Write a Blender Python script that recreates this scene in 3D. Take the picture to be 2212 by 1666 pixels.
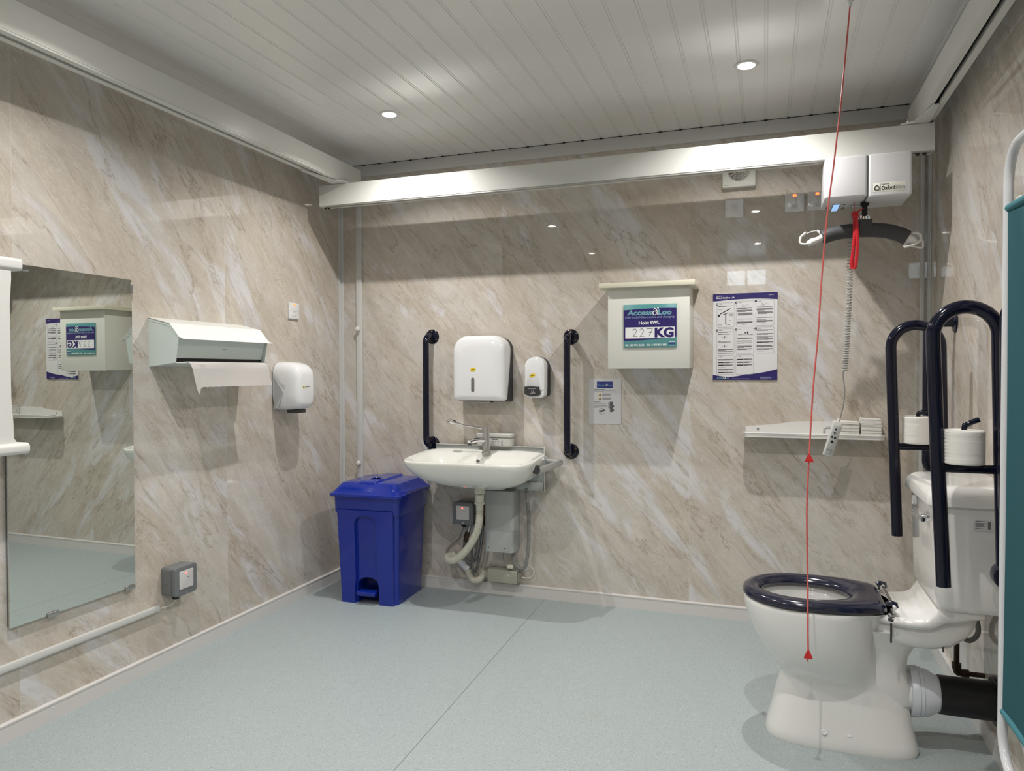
import bpy, bmesh, math, random
from mathutils import Vector, Matrix
random.seed(7)
for o in list(bpy.data.objects): bpy.data.objects.remove(o)
sc = bpy.context.scene
COL = sc.collection
R = math.radians
PI = math.pi

# ---------------------------------------------------------------- camera
yaw, pitch, roll, FPX = R(19.436), R(-1.16), R(-0.165), 1550.47
f = Vector((-math.sin(yaw)*math.cos(pitch), math.cos(yaw)*math.cos(pitch), math.sin(pitch)))
r = Vector((math.cos(yaw), math.sin(yaw), 0)); u = r.cross(f)
r2 = r*math.cos(roll) + u*math.sin(roll); u2 = r2.cross(f)
cd = bpy.data.cameras.new('camera'); cam = bpy.data.objects.new('camera', cd); COL.objects.link(cam)
m = Matrix.Identity(4)
for i in range(3):
    m[i][0] = r2[i]; m[i][1] = u2[i]; m[i][2] = -f[i]
m[0][3], m[1][3], m[2][3] = 2.3797, -3.6902, 1.23
cam.matrix_world = m
cd.sensor_width = 36; cd.sensor_fit = 'HORIZONTAL'; cd.lens = FPX/2212*36
cd.clip_start = 0.02
sc.camera = cam

# ---------------------------------------------------------------- world, exposure
w = bpy.data.worlds.new('world'); sc.world = w; w.use_nodes = True
w.node_tree.nodes['Background'].inputs[0].default_value = (0.84, 0.94, 1, 1)
w.node_tree.nodes['Background'].inputs[1].default_value = 6.5
sc.view_settings.view_transform = 'Standard'; sc.view_settings.look = 'None'
sc.view_settings.exposure = 0.20; sc.view_settings.gamma = 1
LAMP_W = 9.5           # each ceiling downlight
H = 2.43; W = 3.08; YR = -4.7

# ---------------------------------------------------------------- materials
MAT = {}
def mat(name, col, rough=0.5, metal=0.0, spec=0.5, coat=0.0, emit=None, es=1.0, bump=None):
    if name in MAT: return MAT[name]
    mt = bpy.data.materials.new(name); mt.use_nodes = True
    nt = mt.node_tree; b = nt.nodes['Principled BSDF']
    b.inputs['Base Color'].default_value = (*col, 1)
    b.inputs['Roughness'].default_value = rough
    b.inputs['Metallic'].default_value = metal
    b.inputs['Specular IOR Level'].default_value = spec
    b.inputs['Coat Weight'].default_value = coat
    b.inputs['Coat Roughness'].default_value = 0.04
    if emit:
        b.inputs['Emission Color'].default_value = (*emit, 1)
        b.inputs['Emission Strength'].default_value = es
    # a faint procedural unevenness on every surface
    tc = nt.nodes.new('ShaderNodeTexCoord'); n = nt.nodes.new('ShaderNodeTexNoise')
    n.inputs['Scale'].default_value = (bump[0] if bump else 35)
    n.inputs['Detail'].default_value = 3
    nt.links.new(tc.outputs['Object'], n.inputs['Vector'])
    bp = nt.nodes.new('ShaderNodeBump'); bp.inputs['Strength'].default_value = (bump[1] if bump else 0.02)
    bp.inputs['Distance'].default_value = 0.001
    nt.links.new(n.outputs['Fac'], bp.inputs['Height']); nt.links.new(bp.outputs[0], b.inputs['Normal'])
    MAT[name] = mt
    return mt

class NT:
    def __init__(s, mt): s.t = mt.node_tree; s.b = s.t.nodes['Principled BSDF']
    def n(s, ty, ins=None, **kw):
        nd = s.t.nodes.new(ty)
        for k, v in kw.items(): setattr(nd, k, v)
        for k, v in (ins or {}).items():
            if isinstance(v, bpy.types.NodeSocket): s.t.links.new(v, nd.inputs[k])
            else: nd.inputs[k].default_value = v
        return nd
    def m(s, op, a, b=0.0, c=None):
        ins = {0: a, 1: b}
        if c is not None: ins[2] = c
        return s.n('ShaderNodeMath', ins, operation=op).outputs[0]
    def mix(s, fac, a, b, bt='MIX'):
        nd = s.n('ShaderNodeMix', data_type='RGBA', blend_type=bt)
        for i, v in ((0, fac), (6, a), (7, b)):
            if isinstance(v, bpy.types.NodeSocket): s.t.links.new(v, nd.inputs[i])
            else: nd.inputs[i].default_value = v if i == 0 else (*v, 1)
        return nd.outputs[2]
    def ramp(s, v, stops):
        nd = s.n('ShaderNodeMapRange', {0: v, 1: stops[0], 2: stops[1], 3: 0.0, 4: 1.0}, interpolation_type='SMOOTHSTEP')
        return nd.outputs[0]
    def noise(s, vec, scale, detail=4, rough=0.55, dist=0.0):
        return s.n('ShaderNodeTexNoise', {'Vector': vec, 'Scale': scale, 'Detail': detail, 'Roughness': rough, 'Distortion': dist}).outputs['Fac']

def marble(name, axis, sign, seam0):
    """glossy marble-effect wall panels, 1 m wide; axis = horizontal axis of the wall"""
    mt = mat(name, (0.6, 0.55, 0.5), 0.14, spec=0.5)
    g = NT(mt)
    P = g.n('ShaderNodeNewGeometry').outputs['Position']
    s = g.n('ShaderNodeSeparateXYZ', {0: P})
    uu = g.m('MULTIPLY', s.outputs[axis], sign); vv = s.outputs[2]
    pu = g.m('SUBTRACT', uu, seam0)
    pid = g.m('FLOOR', pu)
    off = g.m('MULTIPLY', pid, 7.31)
    a = R(-50)                                     # streaks fall to the right
    st = g.m('ADD', g.m('MULTIPLY', uu, math.cos(a)), g.m('MULTIPLY', vv, math.sin(a)))
    tt = g.m('ADD', g.m('MULTIPLY', uu, -math.sin(a)), g.m('MULTIPLY', vv, math.cos(a)))
    def vec(ks, kt, o=0.0):
        return g.n('ShaderNodeCombineXYZ', {0: g.m('MULTIPLY', st, ks), 1: g.m('MULTIPLY', tt, kt), 2: g.m('ADD', off, o)}).outputs[0]
    iso = g.n('ShaderNodeCombineXYZ', {0: uu, 1: vv, 2: off}).outputs[0]
    big = g.noise(vec(0.9, 3.2), 1.0, 5, 0.6, 0.5)
    mid = g.noise(vec(3.0, 8.0, 3.0), 1.0, 6, 0.62, 1.0)
    fine = g.noise(vec(10, 26, 9.0), 1.0, 5, 0.72, 0.8)
    big2 = g.noise(vec(1.6, 6.0, 40.0), 1.0, 4, 0.6, 0.8)
    c = g.mix(g.ramp(big, (0.35, 0.66)), (0.535, 0.475, 0.405), (0.59, 0.555, 0.515))
    c = g.mix(g.m('MULTIPLY', g.ramp(big2, (0.53, 0.64)), 0.9), c, (0.655, 0.645, 0.665))
    c = g.mix(g.m('MULTIPLY', g.ramp(mid, (0.50, 0.72)), 0.4), c, (0.74, 0.68, 0.60))
    c = g.mix(g.m('MULTIPLY', g.m('SUBTRACT', 1.0, g.ramp(mid, (0.30, 0.50))), 0.42), c, (0.42, 0.365, 0.30))
    c = g.mix(g.m('MULTIPLY', g.m('SUBTRACT', 1.0, g.ramp(fine, (0.30, 0.48))), 0.30), c, (0.34, 0.295, 0.24))
    c = g.mix(g.m('MULTIPLY', g.ramp(fine, (0.55, 0.72)), 0.30), c, (0.76, 0.71, 0.64))
    # broad soft brown bands alongside the veins
    vb = g.noise(vec(1.3, 6.5, 21.0), 1.0, 7, 0.60, 0.35)
    band = g.m('SUBTRACT', 1.0, g.ramp(g.m('ABSOLUTE', g.m('SUBTRACT', vb, 0.465)), (0.0, 0.045)))
    c = g.mix(g.m('MULTIPLY', band, 0.24), c, (0.42, 0.345, 0.26))
    # thin dark veins
    v1 = g.noise(vec(1.3, 6.5, 21.0), 1.0, 7, 0.60, 0.35)
    vein = g.m('SUBTRACT', 1.0, g.ramp(g.m('ABSOLUTE', g.m('SUBTRACT', v1, 0.47)), (0.0, 0.011)))
    gate = g.ramp(g.noise(vec(2.0, 4.0, 31.0), 1.0, 3), (0.42, 0.58))
    c = g.mix(g.m('MULTIPLY', g.m('MULTIPLY', vein, gate), 0.5), c, (0.27, 0.215, 0.155))
    v3 = g.noise(vec(2.4, 10.0, 61.0), 1.0, 7, 0.62, 0.5)
    vein3 = g.m('SUBTRACT', 1.0, g.ramp(g.m('ABSOLUTE', g.m('SUBTRACT', v3, 0.52)), (0.0, 0.012)))
    c = g.mix(g.m('MULTIPLY', g.m('MULTIPLY', vein3, g.m('SUBTRACT', 1.0, gate)), 0.38), c, (0.30, 0.225, 0.15))
    v4 = g.noise(vec(4.5, 14.0, 71.0), 1.0, 6, 0.7, 1.6)
    vein4 = g.m('SUBTRACT', 1.0, g.ramp(g.m('ABSOLUTE', g.m('SUBTRACT', v4, 0.5)), (0.0, 0.014)))
    c = g.mix(g.m('MULTIPLY', vein4, 0.42), c, (0.78, 0.73, 0.66))
    # short pale scratches going the other way
    v2 = g.noise(iso, 9.0, 4, 0.6, 2.2)
    v2b = g.m('SUBTRACT', 1.0, g.ramp(g.m('ABSOLUTE', g.m('SUBTRACT', v2, 0.5)), (0.0, 0.008)))
    gate2 = g.ramp(g.noise(iso, 3.5, 2), (0.48, 0.62))
    c = g.mix(g.m('MULTIPLY', g.m('MULTIPLY', v2b, gate2), 0.45), c, (0.74, 0.69, 0.62))
    # panel joints
    fr = g.m('FRACT', pu)
    edge = g.m('SUBTRACT', 1.0, g.ramp(g.m('MINIMUM', fr, g.m('SUBTRACT', 1.0, fr)), (0.0008, 0.002)))
    c = g.mix(g.m('MULTIPLY', edge, 0.35), c, (0.72, 0.68, 0.62))
    g.t.links.new(c, g.b.inputs['Base Color'])
    for l in list(g.b.inputs['Normal'].links): g.t.links.remove(l)
    g.b.inputs['Roughness'].default_value = 0.018
    return mt
M_WB = marble('marble_back', 0, 1.0, 0.022)
M_WL = marble('marble_left', 1, 1.0, 0.03)
M_WR = marble('marble_right', 1, -1.0, 0.88)
M_WF = marble('marble_rear', 0, -1.0, 0.3)

def floor_mat():
    mt = mat('speckled_vinyl', (0.3, 0.38, 0.36), 0.42)
    g = NT(mt)
    P = g.n('ShaderNodeNewGeometry').outputs['Position']
    c = g.mix(g.noise(P, 1.6, 4, 0.6), (0.335, 0.385, 0.395), (0.370, 0.418, 0.425))
    c = g.mix(g.m('MULTIPLY', g.noise(P, 260, 2), 0.35), c, (0.40, 0.465, 0.47))
    def flecks(scale, lo, hi, thr, col, amt):
        nonlocal c
        vo = g.n('ShaderNodeTexVoronoi', {'Vector': P, 'Scale': scale})
        sel = g.n('ShaderNodeSeparateColor', {0: vo.outputs['Color']}).outputs[0]
        on = g.m('GREATER_THAN', sel, thr)
        disk = g.m('SUBTRACT', 1.0, g.ramp(vo.outputs['Distance'], (lo, hi)))
        c = g.mix(g.m('MULTIPLY', g.m('MULTIPLY', on, disk), amt), c, col)
    flecks(290, 0.24, 0.40, 0.83, (0.06, 0.07, 0.07), 0.75)
    flecks(270, 0.24, 0.42, 0.80, (0.66, 0.70, 0.68), 0.65)
    flecks(210, 0.2, 0.3, 0.93, (0.30, 0.24, 0.15), 0.7)
    # dirty marks
    d = g.ramp(g.noise(P, 3.1, 5, 0.6), (0.60, 0.78))
    c = g.mix(g.m('MULTIPLY', d, 0.22), c, (0.30, 0.28, 0.22))
    s = g.n('ShaderNodeSeparateXYZ', {0: P})
    xs = g.m('ADD', s.outputs[0], g.m('MULTIPLY', s.outputs[1], 0.0238))      # welded seam
    seam = g.m('SUBTRACT', 1.0, g.ramp(g.m('ABSOLUTE', g.m('SUBTRACT', xs, 1.2645)), (0.001, 0.0028)))
    c = g.mix(g.m('MULTIPLY', seam, 0.65), c, (0.13, 0.13, 0.12))
    g.t.links.new(c, g.b.inputs['Base Color'])
    return mt
M_FLOOR = floor_mat()

white_pvc = mat('white_pvc', (0.76, 0.745, 0.725), 0.17, bump=(4, 0.15))
white_alu = mat('white_aluminium', (0.66, 0.66, 0.63), 0.28)
trimw = mat('white_trim', (0.62, 0.62, 0.60), 0.35)
base_white = mat('skirting_white', (0.66, 0.64, 0.62), 0.35)
plastic_w = mat('white_plastic', (0.78, 0.78, 0.79), 0.12, coat=0.4)
plastic_m = mat('matt_white_plastic', (0.72, 0.71, 0.69), 0.4)
cream = mat('cream_board', (0.70, 0.70, 0.645), 0.35)
cream_top = mat('cream_edge', (0.70, 0.67, 0.54), 0.4)
ceramic = mat('ceramic', (0.78, 0.77, 0.75), 0.08, coat=0.6)
ceram_s = mat('sink_ceramic', (0.78, 0.78, 0.73), 0.06, coat=0.6)
navy = mat('navy_gloss', (0.005, 0.006, 0.018), 0.12, spec=0.4)
navy_seat = mat('navy_seat', (0.010, 0.011, 0.030), 0.16, coat=0.4)
blue = mat('blue_plastic', (0.005, 0.024, 0.29), 0.16, coat=0.2)
chrome = mat('chrome', (0.80, 0.80, 0.82), 0.06, 1.0)
steel = mat('brushed_steel', (0.45, 0.45, 0.44), 0.3, 1.0)
darkm = mat('dark_metal', (0.10, 0.10, 0.10), 0.35, 0.9)
copper = mat('aged_copper', (0.14, 0.06, 0.04), 0.4, 0.85)
bronze = mat('tarnished_brass', (0.07, 0.045, 0.03), 0.4, 0.7)
grey_box = mat('grey_plastic', (0.16, 0.17, 0.175), 0.35)
grey_dark = mat('charcoal_plastic', (0.035, 0.036, 0.04), 0.3)
grey_lift = mat('pale_grey_metal', (0.42, 0.44, 0.43), 0.3)
alu_grey = mat('anodised_grey', (0.48, 0.48, 0.47), 0.35, 0.6)
beige_box = mat('beige_box', (0.36, 0.36, 0.30), 0.5)
black = mat('black_plastic', (0.010, 0.010, 0.011), 0.38, spec=0.3)
rubber = mat('dark_grey_foam', (0.045, 0.045, 0.05), 0.55)
red = mat('red_webbing', (0.50, 0.008, 0.018), 0.4)
redcord = mat('red_cord', (0.62, 0.11, 0.10), 0.5)
teal = mat('teal_fabric', (0.045, 0.185, 0.225), 0.8, bump=(420, 0.4))
mint = mat('mint_white_enamel', (0.66, 0.73, 0.70), 0.28)
paper = mat('paper', (0.84, 0.81, 0.79), 0.8, bump=(120, 0.3))
tissue = mat('tissue', (0.74, 0.72, 0.68), 0.85, bump=(160, 0.5))
sheet = mat('printed_sheet', (0.62, 0.62, 0.63), 0.25)
poster_w = mat('poster_white', (0.74, 0.73, 0.74), 0.2)
purple = mat('ink_purple', (0.030, 0.020, 0.135), 0.25)
navyink = mat('ink_navy', (0.03, 0.045, 0.22), 0.3)
tealink = mat('ink_teal', (0.10, 0.30, 0.31), 0.25)
teal_l = mat('ink_teal_letters', (0.16, 0.36, 0.42), 0.3)
slate = mat('ink_slate', (0.22, 0.25, 0.42), 0.3)
whiteink = mat('ink_white', (0.82, 0.82, 0.82), 0.3)
ink = mat('ink_black', (0.02, 0.02, 0.025), 0.35)
inkg = mat('ink_grey', (0.22, 0.22, 0.24), 0.4)
yellow = mat('yellow_badge', (0.80, 0.58, 0.03), 0.3)
orange = mat('warning_orange', (0.62, 0.42, 0.16), 0.4)
white_tube = mat('white_enamel_tube', (0.66, 0.67, 0.69), 0.14, coat=0.3)
hose_w = mat('cream_hose', (0.62, 0.61, 0.52), 0.4)
hose_g = mat('grey_flex', (0.26, 0.26, 0.25), 0.45)
conn_w = mat('connector_white', (0.62, 0.64, 0.69), 0.3)
braid = mat('braided_steel', (0.20, 0.20, 0.20), 0.35, 0.8)
neon = mat('orange_neon', (0.9, 0.12, 0.03), 0.3, emit=(1, 0.13, 0.03), es=3.0)
redled = mat('red_led', (0.9, 0.05, 0.05), 0.3, emit=(1, 0.06, 0.05), es=5.0)
lcd = mat('blue_display', (0.2, 0.4, 0.6), 0.3, emit=(0.32, 0.52, 0.85), es=0.8)
lampm = mat('lamp_face', (1, 1, 1), 0.3, emit=(1.0, 0.95, 0.88), es=130.0)
mirror_m = mat('mirror_glass', (0.70, 0.735, 0.70), 0.0, 1.0, bump=(1, 0.0))
window_clear = mat('clear_window', (0.62, 0.60, 0.60), 0.12, coat=0.3)
glass = mat('window_glass', (0.9, 0.95, 1.0), 0.02)
glass.node_tree.nodes['Principled BSDF'].inputs['Transmission Weight'].default_value = 1.0

# ---------------------------------------------------------------- mesh helpers (each returns a bmesh)
def T(bm, loc=(0, 0, 0), rot=(0, 0, 0), scl=None):
    M = Matrix.Translation(loc) @ Matrix.Rotation(rot[2], 4, 'Z') @ Matrix.Rotation(rot[1], 4, 'Y') @ Matrix.Rotation(rot[0], 4, 'X')
    if scl: M = M @ Matrix.Diagonal((*scl, 1))
    bm.transform(M); return bm
def setmat(bm, i):
    for fc in bm.faces: fc.material_index = i
    return bm
def join(*bms):
    out = bmesh.new()
    for b in bms:
        b.verts.ensure_lookup_table(); vm = {}
        for v in b.verts: vm[v] = out.verts.new(v.co)
        for fc in b.faces:
            try:
                nf = out.faces.new([vm[v] for v in fc.verts]); nf.material_index = fc.material_index
            except ValueError: pass
        b.free()
    return out
def box(x0, x1, y0, y1, z0, z1, bev=0.0, seg=2):
    bm = bmesh.new(); bmesh.ops.create_cube(bm, size=1)
    T(bm, ((x0+x1)/2, (y0+y1)/2, (z0+z1)/2), scl=(x1-x0, y1-y0, z1-z0))
    if bev > 0:
        bmesh.ops.bevel(bm, geom=list(bm.edges), offset=bev, segments=seg, profile=0.5, affect='EDGES')
    return bm
def rbox(x0, x1, y0, y1, z0, z1, rad, axis='y', bev=0.0, seg=6):
    """box whose four edges along `axis` are rounded by rad"""
    bm = bmesh.new(); bmesh.ops.create_cube(bm, size=1)
    T(bm, ((x0+x1)/2, (y0+y1)/2, (z0+z1)/2), scl=(x1-x0, y1-y0, z1-z0))
    k = 'xyz'.index(axis)
    es = [e for e in bm.edges if abs((e.verts[0].co-e.verts[1].co).normalized()[k]) > .9]
    bmesh.ops.bevel(bm, geom=es, offset=rad, segments=seg, profile=0.5, affect='EDGES')
    if bev > 0:
        es = [e for e in bm.edges if len(e.link_faces) == 2 and e.calc_face_angle(0) > 1.0]
        bmesh.ops.bevel(bm, geom=es, offset=bev, segments=3, profile=0.5, affect='EDGES')
    return bm
def frame_axes(d):
    d = d.normalized(); a = Vector((0, 0, 1)) if abs(d.z) < .9 else Vector((1, 0, 0))
    x = d.cross(a).normalized(); return x, d.cross(x).normalized()
def tube(pts, rad, n=12, caps=True, closed=False):
    """round tube along pts with parallel-transported frames; rad is a number or a list"""
    pts = [Vector(p) for p in pts]; N = len(pts)
    rr = rad if isinstance(rad, (list, tuple)) else [rad]*N
    bm = bmesh.new(); rings = []; x = None
    for i, p in enumerate(pts):
        if closed: d = pts[(i+1) % N]-pts[i-1]
        else: d = (pts[min(i+1, N-1)]-pts[max(i-1, 0)])
        if d.length < 1e-9: d = Vector((0, 0, 1))
        d.normalize()
        if x is None: x, _ = frame_axes(d)
        x = (x-d*x.dot(d)).normalized(); y = d.cross(x)
        rings.append([bm.verts.new(p+(x*math.cos(2*PI*k/n)+y*math.sin(2*PI*k/n))*rr[i]) for k in range(n)])
    for i in range(N-1 if not closed else N):
        a, b = rings[i], rings[(i+1) % N]
        for k in range(n): bm.faces.new((a[k], a[(k+1) % n], b[(k+1) % n], b[k]))
    if caps and not closed:
        bm.faces.new(rings[0][::-1]); bm.faces.new(rings[-1])
    return bm
def smooth_path(pts, k=8):
    """Catmull-Rom through pts"""
    P = [Vector(p) for p in pts]; P = [P[0]*2-P[1]]+P+[P[-1]*2-P[-2]]; out = []
    for i in range(1, len(P)-2):
        for j in range(k):
            t = j/k; a, b, c, d = P[i-1:i+3]
            out.append(0.5*((2*b)+(-a+c)*t+(2*a-5*b+4*c-d)*t*t+(-a+3*b-3*c+d)*t**3))
    out.append(P[-2]); return out
def fillet(pts, rad, seg=7, closed=False):
    """polyline with rounded corners"""
    P = [Vector(p) for p in pts]; N = len(P); out = []
    for i, p in enumerate(P):
        if not closed and i in (0, N-1): out.append(p); continue
        a = P[i-1]-p; b = P[(i+1) % N]-p
        ang = a.angle(b); rr = min(rad, .49*a.length*math.tan(ang/2)*1.0, .49*b.length*math.tan(ang/2)*1.0)
        t = rr/math.tan(ang/2); a.normalize(); b.normalize()
        c = p+(a+b).normalized()*(rr/math.sin(ang/2))
        s, e = p+a*t-c, p+b*t-c; tot = s.angle(e); ax = s.cross(e)
        for j in range(seg+1): out.append(c+Matrix.Rotation(tot*j/seg, 3, ax) @ s)
    return out
def prism(poly, axis, a, b):
    """polygon (2D, in the other two axes) extruded along axis from a to b"""
    bm = bmesh.new()
    def mk(p, t):
        if axis == 'y': return (p[0], t, p[1])
        if axis == 'x': return (t, p[0], p[1])
        return (p[0], p[1], t)
    A = [bm.verts.new(mk(p, a)) for p in poly]; B = [bm.verts.new(mk(p, b)) for p in poly]
    n = len(poly)
    bm.faces.new(A); bm.faces.new(B[::-1])
    for i in range(n): bm.faces.new((A[i], B[i], B[(i+1) % n], A[(i+1) % n]))
    bmesh.ops.recalc_face_normals(bm, faces=bm.faces)
    return bm
def loft(rings, cap0=True, cap1=True):
    bm = bmesh.new(); V = [[bm.verts.new(p) for p in rg] for rg in rings]; n = len(V[0])
    for a, b in zip(V, V[1:]):
        for k in range(n): bm.faces.new((a[k], a[(k+1) % n], b[(k+1) % n], b[k]))
    if cap0: bm.faces.new(V[0][::-1])
    if cap1: bm.faces.new(V[-1])
    bmesh.ops.recalc_face_normals(bm, faces=bm.faces)
    return bm
def sell(xc, yc, a, b, z, n=2.6, N=48, a2=None, n2=None, zf=None):
    """superellipse ring; a2/n2 for the +x half"""
    out = []
    for k in range(N):
        t = 2*PI*k/N; c, s = math.cos(t), math.sin(t)
        nn = (n2 or n) if c > 0 else n; aa = (a2 or a) if c > 0 else a
        x = xc+aa*math.copysign(abs(c)**(2/nn), c); y = yc+b*math.copysign(abs(s)**(2/nn), s)
        out.append((x, y, z if zf is None else z+zf(x, y)))
    return out
def cyl(p, q, rad, n=20, r2=None):
    return tube([p, q], [rad, rad if r2 is None else r2], n)
def lathe(prof, n=32, axis='z'):
    """prof: (radius, height) pairs around the z axis (or the -y axis)"""
    rings = []
    for rr, h in prof:
        rr = max(rr, 1e-4); ring = []
        for k in range(n):
            c, s = rr*math.cos(2*PI*k/n), rr*math.sin(2*PI*k/n)
            ring.append((c, s, h) if axis == 'z' else (c, -h, s) if axis == 'y' else (h, c, s))
        rings.append(ring)
    return loft(rings)
def ball(c, rad, scl=(1, 1, 1)):
    bm = bmesh.new(); bmesh.ops.create_uvsphere(bm, u_segments=16, v_segments=10, radius=rad)
    return T(bm, c, scl=scl)
def text(body, x0, x1, z0, z1, y, bold=0.0, shear=0.0, thick=0.0004):
    """lettering fitted into x0..x1, z0..z1, standing on the plane y and facing -y"""
    cu = bpy.data.curves.new('t', 'FONT'); cu.body = body; cu.size = 1; cu.offset = bold; cu.shear = shear
    cu.extrude = 0.0; cu.resolution_u = 3
    ob = bpy.data.objects.new('t', cu); COL.objects.link(ob)
    bpy.context.view_layer.update()
    me = bpy.data.meshes.new_from_object(ob.evaluated_get(bpy.context.evaluated_depsgraph_get()))
    bm = bmesh.new(); bm.from_mesh(me)
    bpy.data.objects.remove(ob); bpy.data.curves.remove(cu); bpy.data.meshes.remove(me)
    xs = [v.co.x for v in bm.verts]; ys = [v.co.y for v in bm.verts]
    sx = (x1-x0)/(max(xs)-min(xs)); sz = (z1-z0)/(max(ys)-min(ys)); mx, my = min(xs), min(ys)
    for v in bm.verts: v.co = Vector((x0+(v.co.x-mx)*sx, y, z0+(v.co.y-my)*sz))
    ex = bmesh.ops.extrude_face_region(bm, geom=list(bm.faces))
    for v in [e for e in ex['geom'] if isinstance(e, bmesh.types.BMVert)]: v.co.y = y-thick
    bmesh.ops.recalc_face_normals(bm, faces=bm.faces)
    return bm
def cut(bmA, bmB):
    """bmA minus bmB"""
    obs = []
    for b in (bmA, bmB):
        me = bpy.data.meshes.new('c'); b.to_mesh(me); b.free()
        o = bpy.data.objects.new('c', me); COL.objects.link(o); obs.append(o)
    md = obs[0].modifiers.new('b', 'BOOLEAN'); md.operation = 'DIFFERENCE'; md.object = obs[1]; md.solver = 'EXACT'
    bpy.context.view_layer.update()
    me = bpy.data.meshes.new_from_object(obs[0].evaluated_get(bpy.context.evaluated_depsgraph_get()))
    bm = bmesh.new(); bm.from_mesh(me)
    for o in obs:
        d = o.data; bpy.data.objects.remove(o); bpy.data.meshes.remove(d)
    bpy.data.meshes.remove(me)
    return bm

# ---------------------------------------------------------------- object helpers
def obj(name, bm, m, parent=None, label=None, flat=False, ang=38):
    me = bpy.data.meshes.new(name); bm.to_mesh(me); bm.free()
    for mm in (m if isinstance(m, (list, tuple)) else [m]): me.materials.append(mm)
    if not flat:
        me.polygons.foreach_set('use_smooth', [True]*len(me.polygons))
        me.set_sharp_from_angle(angle=R(ang))
    o = bpy.data.objects.new(name, me); COL.objects.link(o)
    if parent: o.parent = parent
    if label: o['label'] = label
    return o
def thing(name, label, cat, loc=(0, 0, 0), rotz=0.0, group=None):
    o = bpy.data.objects.new(name, None); COL.objects.link(o)
    o.location = loc; o.rotation_euler = (0, 0, rotz); o['label'] = label; o['category'] = cat
    o.empty_display_size = 0.05
    if group: o['group'] = group
    return o
def wpart(name, bm, m, t, label=None, **k):
    """part given in world coordinates under an unrotated thing"""
    p = t
    off = Vector((0, 0, 0))
    while p is not None: off += p.location; p = p.parent
    bmesh.ops.translate(bm, verts=bm.verts, vec=-off)
    return obj(name, bm, m, t, label, **k)
def tag(o, label, cat, group=None):
    o['label'] = label; o['category'] = cat
    if group: o['group'] = group
    return o
def struct(name, bm, m, label=None, **k):
    o = obj(name, bm, m, None, label, **k); o['kind'] = 'structure'; return o
def dup(root, loc, rotz, label):
    q = root.copy(); COL.objects.link(q); q.location = loc; q.rotation_euler = (0, 0, rotz); q['label'] = label
    for ch in list(root.children):
        c = ch.copy(); COL.objects.link(c); c.parent = q
        for gch in ch.children:
            d = gch.copy(); COL.objects.link(d); d.parent = c
    return q

# ================================================================ SETTING
struct('floor', box(-0.1, W+0.1, YR-0.1, 0.1, -0.05, 0), M_FLOOR, flat=True)
struct('wall_back', box(-0.1, W+0.1, 0, 0.08, 0, H+0.05), M_WB, flat=True)
struct('wall_left', box(-0.08, 0, YR, 0, 0, H+0.05), M_WL, flat=True)
struct('wall_right', box(W, W+0.08, YR, 0, 0, H+0.05), M_WR, flat=True)
WX0, WX1, WZ0, WZ1 = 1.95, 2.40, 2.16, 2.36      # high window in the rear wall
struct('wall_rear', join(box(-0.08, WX0, YR-0.08, YR, 0, H+0.05), box(WX1, W+0.08, YR-0.08, YR, 0, H+0.05),
                         box(WX0, WX1, YR-0.08, YR, 0, WZ0), box(WX0, WX1, YR-0.08, YR, WZ1, H+0.05)), M_WF, flat=True)
wn = struct('window_1', join(box(WX0, WX1, YR-0.06, YR-0.02, WZ0, WZ0+.02), box(WX0, WX1, YR-0.06, YR-0.02, WZ1-.02, WZ1),
                        box(WX0, WX0+.02, YR-0.06, YR-0.02, WZ0, WZ1), box(WX1-.02, WX1, YR-0.06, YR-0.02, WZ0, WZ1),
                        box((WX0+WX1)/2-.01, (WX0+WX1)/2+.01, YR-0.06, YR-0.02, WZ0, WZ1)), trimw)
obj('pane', box(WX0+.01, WX1-.01, YR-0.045, YR-0.04, WZ0+.01, WZ1-.01), glass, wn)

# plank ceiling: 100 mm cladding with a V groove and a raised bead between boards
prof = []
x = 0.078-0.1
while x < W+0.1:
    for dx, dz in ((0.0, 0.0), (0.0008, 0.0022), (0.0022, 0.0022), (0.0036, 0.0005), (0.0094, 0.0005), (0.0108, 0.0022), (0.0122, 0.0022), (0.013, 0.0)):
        px = x-0.0065+dx
        if 0 <= px <= W: prof.append((px, H+dz))
    x += 0.1
prof = [(0, H)]+prof+[(W, H)]
struct('ceiling', prism(prof+[(W, H+.05), (0, H+.05)], 'y', YR, 0), white_pvc, flat=True)
# covings
notch = []
x = 0.078+0.1
while x < W-0.1:
    notch.append(setmat(box(x-0.007, x+0.007, -0.021, -0.015, H-0.0055, H-0.0002), 1)); x += 0.1
struct('trim_1', join(box(0.0, W, -0.018, 0, 2.364, H-.003, 0.002), setmat(box(0, W, -0.016, -0.001, H-.003, H), 1), *notch), [trimw, black],
       'white strip between the back wall and the plank ceiling')
def coving(x0, sgn):
    pts = [(x0, H-.09), (x0+sgn*.012, H-.09)]
    for k in range(9):
        a = k/8*PI/2; pts.append((x0+sgn*(.09-.078*math.cos(a)), H-.09+.078*math.sin(a)))
    pts += [(x0+sgn*.09, H), (x0, H)]
    return prism(pts, 'y', YR, -0.018)
struct('trim_2', coving(0, 1), trimw, 'white coving along the top of the left wall')
struct('trim_3', coving(W, -1), trimw, 'white coving along the top of the right wall')
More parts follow.
